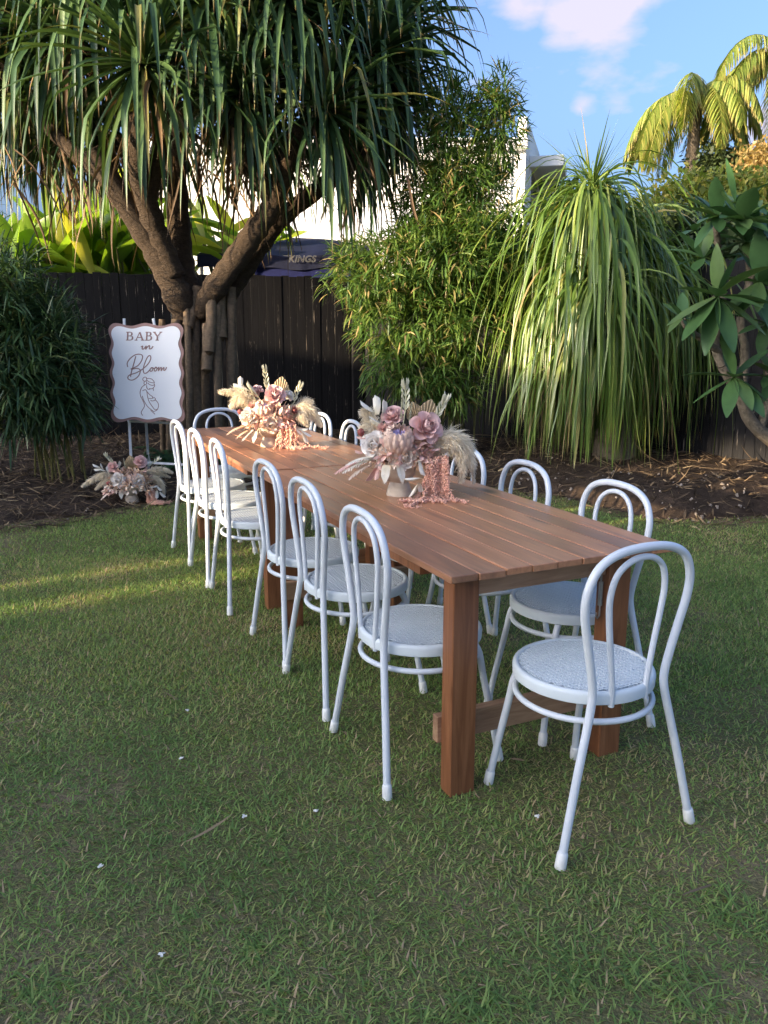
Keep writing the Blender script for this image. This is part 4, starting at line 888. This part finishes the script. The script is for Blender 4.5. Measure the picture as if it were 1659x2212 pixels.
def stem_kp(root, pts):
    pts = [Vector(p) for p in pts]; q = part('kangaroo_paw', Matrix.Identity(4), root); m = MB(); m.tube(pts, .0022, 6, sub=5); m.build('stalk', PM['pale'], q); P, _ = smooth_path(pts, [1]*len(pts), 6); n = len(P)
    for k in range(int(n*.5), n, 2):
        T = (P[min(k+1, n-1)]-P[k-1]).normalized()
        for s in (-1, 1):
            o = obj('leaflet', pet('finger', 'pale'), None, q); d = T+Vector((s*.6, R.uniform(-.4, .4), 0)); o.matrix_local = Matrix.Translation(P[k]) @ frame_to(d) @ Matrix.Scale(R.uniform(.03, .042), 4)
    for k in range(6):
        o = obj('bloom_finger', pet('finger', 'pale'), None, q); d = T+Vector((math.cos(k*1.05), math.sin(k*1.05), .2))*.55; o.matrix_local = Matrix.Translation(P[-1]) @ frame_to(d) @ Matrix.Scale(R.uniform(.04, .055), 4)
def cattail(root, p0, p1):
    n = 380; t = NR.random(n); P = np.array(p0)[None]*(1-t)[:, None]+np.array(p1)[None]*t[:, None]; r = ribbons(P, rand_dirs(n)+np.array([0, 0, .5]), .009*(1.05-.5*t), .004, 0, 2, 'lance')
    o = rib_obj('foxtail_spike', r, PM['pale'], root, 'stuff')
def spear(root, p, d, L, W, n=11):
    m = MB(); V, Fs = [], []; ax = Vector(d).normalized(); sd = ax.cross(Vector((0, 1, 0))).normalized(); nb = Vector((0, 1, 0)); k = 2*n
    for i in range(k+1):
        u = i/k*2-1; a = u*.62; tip = ax*math.cos(a)+sd*math.sin(a); ln = L*(1-.42*abs(u)); zig = nb*(.004 if i % 2 else -.004)
        V.append(Vector(p)+tip*L*.05+zig*.3); V.append(Vector(p)+tip*ln*.6*(W/L*1.6)+zig*1.5); V.append(Vector(p)+tip*ln+zig)
    for i in range(k): Fs += [(3*i, 3*i+3, 3*i+4, 3*i+1), (3*i+1, 3*i+4, 3*i+5, 3*i+2)]
    m.add(V, Fs); me = m.mesh('palm_spear'); a = me.attributes.new('along', 'FLOAT', 'POINT'); a.data.foreach_set('value', [(.2, .6, 1)[i % 3] for i in range(len(V))]); obj('palm_spear', me, PM['tan'], root)
def pampas(root, pts, r, n=1500, name='pampas_plume'):
    n = int(n*1.9); r *= 1.25
    P, _ = smooth_path([Vector(p) for p in pts], [1]*len(pts), 8); C = np.array([arr(p) for p in P]); q = part(name, Matrix.Identity(4), root)
    m = MB(); m.tube(P, .0022, 5); m.build('stalk', PM['stalk'], q)
    t = NR.beta(1.6, 1.2, n); f = t*(len(C)-1); i0 = np.minimum(f.astype(int), len(C)-2); b = C[i0]+(C[i0+1]-C[i0])*(f-i0)[:, None]; T = unit(C[i0+1]-C[i0])
    rad = r*np.sin(np.pi*np.clip(t*.86+.1, 0, 1))**.8*(1-.25*t); b = b+rand_dirs(n)*(rad*.45*NR.random(n)**.7)[:, None]
    rb = ribbons(b, T*.9+rand_dirs(n)*.75, rad*NR.uniform(.55, 1.25, n)+.012, NR.uniform(.0016, .0034, n), NR.uniform(.6, 2.2, n), 4, 'lance', 0, NR.normal(0, 1, n), .12)
    rib_obj('plume', rb, M_pampas, q, 'stuff')
ICO = None
def amaranth(root, pts, r=.0068, parent=None):
    global ICO
    if ICO is None:
        bm = bmesh.new(); bmesh.ops.create_icosphere(bm, subdivisions=1, radius=1); ICO = (np.array([v.co[:] for v in bm.verts]), np.array([[v.index for v in f.verts] for f in bm.faces])); bm.free()
    P, _ = smooth_path([Vector(p) for p in pts], [1]*len(pts), 10); C = np.array([arr(p) for p in P]); seg = np.linalg.norm(np.diff(C, axis=0), axis=1); s = np.concatenate([[0], np.cumsum(seg)]); n = max(8, int(s[-1]/.0045)); ss = np.linspace(0, s[-1], n)
    c = np.stack([np.interp(ss, s, C[:, k]) for k in range(3)], 1); c = np.repeat(c, 3, 0)+NR.normal(size=(n*3, 3))*r*.55; rad = r*NR.uniform(.5, .85, n*3)*np.repeat(1-.35*np.linspace(0, 1, n), 3)
    V = (c[:, None, :]+ICO[0][None]*rad[:, None, None]).reshape(-1, 3); Fs = (ICO[1][None]+np.arange(n*3)[:, None, None]*len(ICO[0])).reshape(-1, 3)
    obj('amaranthus_strand', mesh_np('amaranthus_strand', V, None, Fs, smooth=True), M_amar, root)
def fern_leaf(root, p, d, L, mat='ivory'):
    o = frond(Vector(p), tuple(d), L, 17, L*.30, .5, None, root, hang=.3, lw=L*.038); v, q, a, t = join_rib(o)
    obj('fern_leaf', mesh_np('fern_leaf', v, q, attrs={'rnd': a, 'along': t}, smooth=True), PM[mat], root)
def filler(root, c, rr, n, mat, size, name):
    D = rand_dirs(n, -.5, 1.); P = np.array(c)+D*np.array(rr)*NR.uniform(.65, 1.05, n)[:, None]
    v, q, a, t = ribbons(P, D+rand_dirs(n)*.9, NR.uniform(.6, 1.3, n)*size, NR.uniform(.4, .65, n)*size, NR.normal(.3, .6, n), 4, 'oval', .35, NR.normal(0, .8, n))
    obj(name, mesh_np(name, v, q, attrs={'rnd': a, 'along': t}, smooth=True), PM[mat], root, 'stuff')
def bowl(root, s=1.0):
    m = MB(); m.lathe([(.053*s, 0), (.0525*s, .01*s), (.046*s, .035*s), (.038*s, .052*s), (.036*s, .056*s), (.046*s, .062*s), (.062*s, .082*s), (.068*s, .11*s), (.066*s, .138*s), (.060*s, .140*s), (.060*s, .12*s), (.03*s, .09*s), (.004*s, .085*s)], 40); m.build('bowl', M_bowl, root, smooth=True, angle=40)

def arrangement(loc, px, base, label, L, bs):
    """L: dict of flowers in picture units around the vase foot (px metres per unit, base = vase foot)"""
    rz = math.atan2(loc[1], loc[0])-math.pi/2; root = empty('flower_arrangement', loc, rz); W = lambda x, y, d=0.: Vector(((x-base[0])*px, d, (base[1]-y)*px))
    bowl(root, bs); top = Vector((0, 0, .14*bs)); core = Vector((0, 0, .19*bs))
    m = MB(); m.lathe([(.02, .12*bs), (.062*bs, .135*bs), (.07, .17*bs), (.06, .22*bs), (.01, .25*bs)], 16); m.build('flower_foam', PM['stalk'], root, smooth=True)
    def fd(p): d = p-core; d.y -= .09; return d.normalized()
    for (x, y, d, r, mat) in L.get('rose', []): p = W(x, y, d); rose(root, p, fd(p)+Vector((0, -.5, .15)), r*px, mat)
    for (x, y, d, r) in L.get('protea', []): protea(root, W(x, y, d), (0.02, -.45, 1), r*px)
    for (x, y, d, r, mat) in L.get('mum', []): p = W(x, y, d); mum(root, p, fd(p)+Vector((0, -.4, 0)), r*px, mat)
    for (x, y, d, r) in L.get('bud', []): bud(root, W(x, y, d), r*px, core)
    for (x, y, d, ang, ln, mat) in L.get('leaf', []): p = W(x, y, d); leaves(root, p-Vector((math.sin(ang), 0, math.cos(ang)))*ln*px*.5, [(math.sin(ang), R.uniform(-.2, .2), math.cos(ang), ln*px)], mat)
    for pts in L.get('kp', []): stem_kp(root, [core]+[W(*p) for p in pts])
    for (a, b) in L.get('cattail', []): cattail(root, tuple(W(*a)), tuple(W(*b)))
    for (x, y, d, ang, ln, wd) in L.get('spear', []): spear(root, W(x, y, d), (math.sin(ang), .05, math.cos(ang)), ln*px, wd*px)
    for (pts, r, n) in L.get('pampas', []): pampas(root, [core]+[W(*p) for p in pts], r*px, n)
    for pts in L.get('amar', []): amaranth(root, [W(*p) for p in pts], L.get('amar_r', .0068))
    for (x, y, d, dx, dz, ln, mat) in L.get('fern', []): fern_leaf(root, W(x, y, d), (dx, -.35, dz), ln*px, mat)
    for (x, y, d, rx, ry, rz_, n, mat, s) in L.get('fill', []): filler(root, tuple(W(x, y, d)), (rx*px, ry*px, rz_*px), int(n*1.5), mat, s*px, mat+'_filler')
    tag(root, label, 'flower arrangement', 'pink and cream dried flower arrangements in stone bowls'); return root

def amar_strands(src, n, spread, floor, out, zb=3):
    S = []
    for i in range(n):
        x = src[0]+R.uniform(-spread, spread); y0 = src[1]+R.uniform(-25, 40); d = R.uniform(-.10, -.055); k = R.random()
        if k < .6: S.append([(x-R.uniform(0, 30), y0, -.03), (x, y0-25, d), (x+R.uniform(-15, 15), y0+130, d-.008), (x+R.uniform(-25, 25), floor-zb-15+R.uniform(-90, 0), d-.012)])
        else: ox = R.uniform(*out); S.append([(x, y0-15, -.045), (x+R.uniform(-10, 20), y0+120, d), (x+R.uniform(-10, 20), floor-40, d-.01), (x+ox*.35, floor-zb-8, d-.025), (x+ox*.75+R.uniform(-20, 20), floor-zb-10, d-.06+R.uniform(-.03, .02)), (x+ox, floor-zb-8, d-.07+R.uniform(-.04, .03))])
    return S
vf = tpt(1.085, .372, TZ+.001); vb = tpt(2.70, .317, TZ+.001); vg = at_z(285, 1088, 0.0); vg.z = .012
FRONT = dict(
  rose=[(935, 510, -.05, 145, 'mauve'), (560, 400, .03, 105, 'mauve'), (370, 705, -.05, 125, 'white'), (690, 815, -.085, 128, 'cream')], protea=[(632, 610, -.085, 150)],
  mum=[(465, 545, -.02, 75, 'pink'), (850, 720, -.06, 60, 'peach')], bud=[(228, 580, -.02, 40)],
  leaf=[(390, 300, .03, -.05, 210, 'ivory'), (285, 330, .03, -1.0, 210, 'ivory'), (475, 335, .03, .1, 190, 'ivory'), (390, 480, -.01, -1.1, 210, 'ivory'), (255, 400, .03, -1.3, 150, 'ivory'), (860, 850, -.10, 1.2, 110, 'ivory'), (870, 930, -.11, 2.9, 170, 'ivory'), (780, 1040, -.12, -1.7, 190, 'ivory'), (800, 1160, -.125, 3.6, 190, 'ivory'), (860, 1140, -.12, 2.9, 110, 'ivory'), (345, 1020, -.08, 3.7, 190, 'pink'), (400, 1010, -.08, 3.3, 130, 'pink'), (440, 900, -.08, 3.0, 150, 'pink'), (230, 640, -.02, -1.6, 110, 'pink'), (290, 650, -.02, -1.2, 100, 'pink'), (980, 690, -.06, .9, 150, 'pink'), (1010, 760, -.06, 1.5, 150, 'pink'), (930, 800, -.06, 1.9, 140, 'pink'), (480, 760, -.07, 2.8, 140, 'cream'), (200, 790, -.03, -1.3, 90, 'pink')],
  kp=[[(690, 420, .0), (705, 300, .0), (700, 130, .0)], [(980, 500, .0), (1060, 380, .0), (1110, 280, .0)]], cattail=[((655, 440, 0), (672, 150, 0)), ((745, 460, -.01), (770, 270, 0))],
  spear=[(900, 600, .04, .22, 370, 90), (850, 560, .05, -.25, 300, 70)],
  pampas=[([(1000, 690, -.01), (1180, 640, -.02), (1330, 720, -.03), (1420, 950, -.03)], 150, 2300), ([(1000, 700, .0), (1200, 690, -.03), (1310, 860, -.05), (1300, 1080, -.05)], 110, 1400), ([(1040, 660, .02), (1230, 610, .02), (1400, 730, .02), (1450, 1120, 0)], 85, 900), ([(420, 640, .02), (330, 540, .02), (260, 560, .02)], 130, 1200), ([(420, 560, .04), (320, 430, .04), (250, 360, .04)], 90, 700)],
  amar=amar_strands((1040, 880), 34, 110, 1268, (-430, 230))+[[(1060, 880, -.05), (1120, 850, -.07), (1150, 1000, -.09), (1150, 1120, -.10), (1200, 1240, -.12), (1260, 1262, -.14)], [(980, 900, -.05), (900, 1100, -.09), (830, 1230, -.11), (740, 1258, -.12), (640, 1258, -.13)], [(960, 900, -.05), (930, 1100, -.10), (880, 1240, -.14), (760, 1258, -.22), (700, 1258, -.25), (850, 1258, -.26)]],
  fern=[(640, 900, -.11, .25, -.8, 190, 'ivory'), (500, 900, -.1, -.1, -1, 200, 'ivory'), (380, 830, -.05, -1, .05, 330, 'ivory'), (330, 860, -.06, -1, -.12, 330, 'ivory'), (330, 900, -.07, -1, -.35, 280, 'cream'), (250, 880, -.05, -1, -.1, 330, 'pink')],
  fill=[(600, 880, -.03, 260, 150, 70, 50, 'cream', 80), (820, 800, -.02, 200, 130, 110, 40, 'pink', 80), (640, 760, -.01, 310, 230, 210, 110, 'peach', 90), (700, 800, -.03, 330, 200, 170, 80, 'pink', 95), (560, 850, -.04, 260, 180, 110, 70, 'cream', 75), (850, 880, -.05, 170, 150, 90, 60, 'peach', 60)])
arrangement(vf, .000375, (640, 1270), 'dried flower arrangement with lavender protea and long hanging pink amaranthus on table', FRONT, 1.0)
BACK = dict(
  rose=[(745, 330, -.04, 112, 'mauve'), (500, 290, .04, 75, 'mauve'), (395, 610, -.06, 105, 'white'), (700, 700, -.09, 105, 'cream'), (930, 350, .05, 70, 'white')], protea=[(590, 500, -.05, 115)],
  mum=[(445, 480, -.04, 62, 'pink'), (970, 535, -.05, 62, 'red'), (745, 590, -.07, 60, 'peach')], bud=[(288, 548, -.03, 32)],
  leaf=[(305, 180, .03, .05, 150, 'ivory'), (270, 235, .03, -1.2, 140, 'ivory'), (350, 260, .02, -1.1, 170, 'ivory'), (375, 325, .0, -1.5, 150, 'ivory'), (1080, 780, -.08, 1.7, 170, 'ivory'), (1120, 830, -.09, 2.2, 180, 'ivory'), (1110, 880, -.09, 2.8, 180, 'ivory'), (1020, 800, -.09, 2.4, 160, 'cream'), (850, 650, -.08, 1.6, 120, 'pink'), (880, 600, -.07, .9, 110, 'pink'), (920, 700, -.08, 1.9, 120, 'pink'), (840, 590, -.08, -.4, 110, 'pink'), (800, 720, -.1, 2.4, 110, 'pink'), (500, 600, -.08, -.5, 110, 'pink'), (420, 250, .02, -.5, 180, 'pale'), (470, 300, .0, -.7, 200, 'pale'), (780, 470, -.05, .2, 110, 'pink')],
  kp=[[(650, 330, .0), (640, 220, .0), (625, 60, .0)], [(950, 480, .0), (1000, 380, .0), (1060, 270, .0)]], cattail=[((560, 560, -.06), (400, 200, .0))],
  spear=[(800, 450, .05, .12, 340, 160)],
  pampas=[([(980, 520, -.01), (1120, 500, -.02), (1230, 570, -.02), (1330, 730, -.03)], 115, 1900), ([(1000, 560, -.02), (1080, 600, -.05), (1150, 720, -.06)], 100, 1100), ([(1000, 500, .02), (1130, 440, .02), (1220, 440, .02)], 75, 700), ([(420, 420, .0), (300, 360, .0), (180, 480, -.01)], 105, 1300), ([(420, 380, .02), (250, 290, .02), (40, 295, .02)], 75, 900)],
  amar=amar_strands((880, 760), 30, 110, 1010, (-150, 330))+[[(960, 780, -.06), (1000, 900, -.09), (1100, 985, -.10), (1280, 1000, -.11), (1400, 1002, -.13)], [(980, 780, -.06), (1030, 920, -.08), (1150, 990, -.09), (1300, 1002, -.13), (1370, 1002, -.16)], [(800, 780, -.06), (760, 900, -.10), (720, 990, -.12), (700, 1002, -.14)]], amar_r=.0075,
  fern=[(330, 730, -.05, -1, -.15, 250, 'peach'), (450, 770, -.08, -1, -.6, 210, 'ivory'), (480, 790, -.09, -.3, -1, 150, 'ivory'), (380, 780, -.08, -1, -.35, 190, 'peach')],
  fill=[(560, 690, -.04, 250, 140, 90, 60, 'cream', 80), (640, 620, -.01, 280, 220, 190, 110, 'peach', 85), (720, 640, -.03, 300, 190, 160, 80, 'pink', 90), (560, 700, -.05, 240, 170, 100, 80, 'peach', 70)])
arrangement(vb, .000445, (655, 1010), 'sunlit dried flower arrangement with tan palm spear and red dahlia on table', BACK, 1.0)
GROUND = dict(
  rose=[(940, 330, -.02, 88, 'mauve'), (490, 405, .0, 76, 'mauve'), (570, 595, -.09, 98, 'white'), (885, 635, -.09, 95, 'white')], protea=[(780, 560, -.06, 95)],
  mum=[(580, 490, -.05, 66, 'pink'), (1000, 590, -.06, 55, 'peach'), (1060, 580, -.02, 45, 'red')], bud=[(412, 648, -.06, 30)],
  leaf=[(250, 385, .0, -1.2, 130, 'ivory'), (330, 385, .0, -.4, 110, 'ivory'), (270, 440, .0, -1.7, 120, 'ivory'), (340, 455, .0, -1.3, 130, 'ivory'), (420, 450, .0, -.2, 130, 'ivory'), (1110, 740, -.08, 1.5, 130, 'ivory'), (1190, 770, -.08, 2.5, 120, 'ivory'), (1150, 870, -.09, 3.2, 130, 'ivory'), (1240, 880, -.08, 2.4, 130, 'ivory'), (600, 380, .02, .3, 120, 'ivory'), (1000, 460, -.03, .7, 110, 'pink'), (980, 500, -.04, 1.4, 100, 'pink'), (690, 650, -.11, 2.6, 110, 'pink'), (730, 680, -.11, 3.4, 110, 'cream'), (390, 710, -.07, -1.4, 110, 'cream'), (350, 770, -.07, -1.9, 110, 'cream'), (660, 790, -.11, 3.6, 90, 'cream')],
  kp=[[(560, 380, .0), (490, 320, .0), (430, 250, .0)], [(980, 470, -.01), (1080, 400, .0), (1180, 345, .0)]], cattail=[((690, 430, 0), (675, 280, 0))], spear=[(790, 560, .03, -.05, 320, 190)],
  pampas=[([(500, 560, .0), (330, 520, .0), (150, 600, .0), (20, 690, .0)], 75, 1100), ([(480, 620, -.02), (350, 620, -.02), (220, 740, -.02)], 70, 700), ([(1000, 520, .0), (1150, 470, .0), (1300, 480, .0), (1420, 540, .0)], 70, 900), ([(1020, 600, -.02), (1150, 620, -.02), (1240, 720, -.02), (1270, 880, -.02)], 85, 1000), ([(1040, 560, .02), (1230, 560, .02), (1380, 620, .02)], 50, 500)],
  amar=amar_strands((1050, 860), 14, 60, 1005, (0, 260))+[[(1050, 850, -.06), (1100, 930, -.09), (1230, 985, -.09), (1380, 990, -.1)], [(1080, 860, -.06), (1130, 960, -.09), (1200, 990, -.11), (1170, 995, -.16)]], amar_r=.0085,
  fern=[(600, 760, -.1, 0, -1, 140, 'ivory'), (420, 800, -.08, -1, -.4, 170, 'cream'), (1000, 780, -.08, .6, -.8, 150, 'cream')],
  fill=[(740, 640, -.01, 330, 260, 200, 120, 'peach', 75), (700, 720, -.03, 330, 220, 130, 90, 'cream', 70), (950, 750, -.04, 200, 170, 120, 80, 'peach', 65), (560, 780, -.04, 220, 160, 90, 60, 'pink', 60)])
arrangement(vg, .000512, (755, 1005), 'dried flower arrangement in a stone bowl standing on the grass below the sign', GROUND, 1.15)

# ------------------------------------------------------------------ easel and sign
YS = 7.05
def sign_and_easel():
    base = at_y(318, 900, YS); sx_, sz_ = at_y(232, 700, YS), at_y(383, 700, YS); Wd = (at_y(402, 905, YS)-at_y(245, 905, YS)).x*1.05
    ctl = at_y(317, 806, YS); Hh = at_y(307, 700, YS).z-at_y(325, 915, YS).z; zc = ctl.z
    tilt = .10
    root = empty('welcome_sign', (ctl.x, YS, zc)); root.rotation_euler = (-tilt, 0, -.10)
    def outline(inset, A):
        w, h = Wd/2-.012-inset, Hh/2-.012-inset; c = .055; pts = []
        def side(p0, p1, nrm, mper):
            n = 44
            for i in range(n):
                t = i/n; o_ = A*math.cos(2*math.pi*mper*t); pts.append((p0[0]+(p1[0]-p0[0])*t+nrm[0]*o_, p0[1]+(p1[1]-p0[1])*t+nrm[1]*o_))
        def arc(cx, cz, a0):
            for i in range(9): a = a0-math.pi/2*i/9; pts.append((cx+(c+A)*math.cos(a), cz+(c+A)*math.sin(a)))
        side((-w+c, h), (w-c, h), (0, 1), 2); arc(w-c, h-c, math.pi/2); side((w, h-c), (w, -h+c), (1, 0), 4); arc(w-c, -h+c, 0)
        side((w-c, -h), (-w+c, -h), (0, -1), 2); arc(-w+c, -h+c, -math.pi/2); side((-w, -h+c), (-w, h-c), (-1, 0), 4); arc(-w+c, h-c, math.pi)
        return pts
    m = MB(); m.prism(outline(0, .012), 0, .006); m.build('backing_board', M_signpink, root)
    m = MB(); m.prism(outline(.025, .0105), -.0045, -.0005); m.build('sign_face', M_signface, root)
    U = lambda X, Y: (((X-90-77*(Y-185)/1035)/752-.5)*Wd, (.5-(Y-185)/1035)*Hh)
    def ink(name, strokes, w, sub=6, par=None):
        m = MB()
        for st in strokes:
            ww = w; pts = [U(*p) for p in st]
            P, _ = smooth_path([Vector((p[0], -.007, p[1])) for p in pts], [1]*len(pts), sub) if len(pts) > 2 else ([Vector((p[0], -.007, p[1])) for p in pts], None)
            n = len(P); V = []
            for i in range(n):
                T = P[min(i+1, n-1)]-P[max(i-1, 0)]; N = Vector((-T.z, 0, T.x)); N = N.normalized() if N.length > 1e-6 else Vector((1, 0, 0)); V += [P[i]-N*ww/2, P[i]+N*ww/2, P[i]-N*ww/2+Vector((0, .0026, 0)), P[i]+N*ww/2+Vector((0, .0026, 0))]
            m.add(V, [f for i in range(n-1) for f in ((4*i, 4*i+4, 4*i+5, 4*i+1), (4*i, 4*i+2, 4*i+6, 4*i+4), (4*i+1, 4*i+5, 4*i+7, 4*i+3))]+[(0, 1, 3, 2), (4*n-4, 4*n-2, 4*n-1, 4*n-3)])
        return m.build(name, M_signpink, root)
    # serif capitals
    def cap(name, ch, x0, x1, y0, y1):
        X = lambda u: x0+(x1-x0)*u; Yy = lambda v: y1-(y1-y0)*v; thick, thin = .0125, .0066; q = lambda *pp: [(X(u), Yy(v)) for u, v in pp]; tk, tn = [], []
        if ch == 'B':
            tk += [q((.24, 0), (.24, 1))]; tn += [q((.05, 1), (.5, 1)), q((.05, 0), (.55, 0)), q((.24, .53), (.5, .53)), q((.5, 1), (.70, .96), (.74, .77), (.66, .58), (.5, .53)), q((.5, .53), (.80, .47), (.88, .27), (.78, .06), (.55, 0))]
            tk += [q((.73, .92), (.76, .77), (.72, .64)), q((.83, .42), (.87, .27), (.81, .1))]
        if ch == 'A':
            tn += [q((.14, 0), (.48, 1)), q((.24, .34), (.70, .34)), q((0, 0), (.28, 0)), q((.66, 0), (1, 0))]; tk += [q((.48, 1), (.83, 0))]
        if ch == 'Y':
            tk += [q((.14, 1), (.50, .47)), q((.50, 0), (.50, .47))]; tn += [q((.50, .47), (.86, 1)), q((0, 1), (.30, 1)), q((.70, 1), (1, 1)), q((.32, 0), (.68, 0))]
        o = ink(name, tk, thick, 5); ink('thin_stroke', tn, thin, 5).parent = o
    cap('letter', 'B', 277, 357, 280, 362); cap('letter', 'A', 368, 466, 280, 362); cap('letter', 'B', 470, 545, 280, 362); cap('letter', 'Y', 548, 640, 280, 362)
    ink('script_word', [[(436, 432), (452, 424), (448, 452), (466, 450), (488, 420)], [(488, 420), (484, 456), (500, 432), (520, 418), (521, 450), (540, 448), (557, 424)]], .0085)
    ink('script_word', [[(388, 528), (368, 620), (350, 700), (346, 742)], [(312, 640), (305, 600), (330, 555), (380, 515), (432, 508), (456, 530), (446, 578), (410, 628), (345, 662), (402, 655), (436, 666), (440, 692), (420, 740), (370, 775), (330, 770), (318, 748), (338, 722), (405, 698), (470, 655), (520, 600), (540, 548), (528, 520), (505, 540), (482, 600), (470, 660), (480, 702), (506, 700), (536, 668), (552, 645), (566, 652), (560, 678), (541, 682), (540, 660), (562, 647), (582, 657), (594, 640), (607, 650), (601, 676), (584, 680), (582, 660), (600, 645), (616, 656), (626, 640), (622, 678), (641, 648), (651, 646), (650, 677), (668, 650), (678, 646), (676, 672), (691, 668), (704, 640)]], .0080)
    ink('figure_drawing', [[(510, 765), (500, 745), (478, 750), (470, 770), (484, 786), (504, 782), (512, 765)], [(488, 788), (484, 812), (498, 825), (512, 806), (502, 788)], [(512, 758), (550, 760), (580, 784), (589, 808)], [(512, 778), (540, 796), (568, 802), (588, 806)], [(522, 806), (542, 822), (570, 830), (591, 824)], [(588, 812), (593, 838), (580, 858), (584, 886)], [(580, 858), (560, 866), (540, 862)], [(512, 830), (515, 855), (530, 872), (553, 866)],
        [(495, 825), (465, 850), (450, 898), (456, 940), (476, 978), (496, 1020), (500, 1052), (482, 1088), (472, 1118), (488, 1146)], [(474, 886), (502, 876), (518, 898), (526, 942), (546, 1000), (580, 1050), (608, 1082), (634, 1078)], [(512, 886), (546, 925), (574, 946), (581, 964)], [(540, 966), (572, 966), (596, 958), (608, 972), (598, 988), (572, 992), (560, 984)], [(606, 978), (634, 1010), (643, 1045), (632, 1084), (606, 1100)], [(474, 940), (492, 990), (530, 1048), (566, 1080), (604, 1108)], [(566, 1090), (612, 1132)]], .0054)
    tag(root, 'white scalloped welcome sign reading BABY in Bloom with a line drawn figure', 'sign')
    # easel
    er = empty('easel', (ctl.x, YS+.1, gz(ctl.x, YS+.1))); b0 = er.location
    E_ = lambda x, y, Y: at_y(x, y, Y)-b0
    def bar(name, a, b, w=.022, t=.016):
        m = MB(); a, b = Vector(a), Vector(b); d = (b-a).normalized(); s_ = Vector((1, 0, 0)) if abs(d.x) < .8 else Vector((0, 0, 1)); s_ = (s_-d*s_.dot(d)).normalized(); n_ = d.cross(s_)
        V = [p+s_*i*w/2+n_*j*t/2 for p in (a, b) for i, j in ((-1, -1), (1, -1), (1, 1), (-1, 1))]; m.add(V, [(0, 1, 2, 3), (7, 6, 5, 4)]+[(k, 4+k, 4+(k+1) % 4, (k+1) % 4) for k in range(4)]); return m.build(name, M_easel, er, bevel=.002)
    def foot(v): v.z = gz(v.x+b0.x, v.y+b0.y)-b0.z-.01; return v
    lb = foot(E_(286, 1050, YS+.02)); rb_ = foot(E_(398, 1045, YS+.02)); lt, rt = E_(268, 688, YS+.16), E_(331, 688, YS+.16)
    def sh(a, b, f): return a+(b-a)*f
    bar('leg', lb, lt); bar('leg', rb_, rt); rl = foot(E_(322, 1020, YS+.75)); bar('rear_leg', rl, (lt+rt)*.5+Vector((0, .03, -.2)))
    cz = E_(350, 998, YS).z; f = (cz-lb.z)/(lt.z-lb.z); ca, cb = sh(lb, lt, f), sh(rb_, rt, f); bar('crossbar', ca+Vector((-.01, -.017, 0)), cb+Vector((.05, -.017, 0)), .02, .012)
    zz = E_(340, 912, YS).z; f2 = (zz-lb.z)/(lt.z-lb.z); c2, c3 = sh(lb, lt, f2), sh(rb_, rt, f2); bar('crossbar', c2+Vector((-.02, .018, 0)), c3+Vector((.02, .018, 0)), .02, .012); bar('crossbar', sh(lb, lt, .85)+Vector((0, .018, 0)), sh(rb_, rt, .85)+Vector((0, .018, 0)), .02, .012)
    for cc, xx in ((c2, 278), (c3, 390)):
        m = MB(); p = E_(xx, 915, YS-.03); m.tube([cc+Vector((0, 0, -.01)), p, p+Vector((0, -.012, .03))], .005, 6); m.build('peg', M_easel, er, smooth=True)
    m = MB(); pa, pb_ = sh(rl, (lt+rt)*.5, .16), sh(ca, cb, .42); m.tube([pa, (pa+pb_)*.5+Vector((0, 0, -.04)), pb_], .004, 6, sub=6); m.build('cord', M_rope, er, smooth=True)
    tag(er, 'white painted timber easel holding the welcome sign', 'easel')
sign_and_easel()
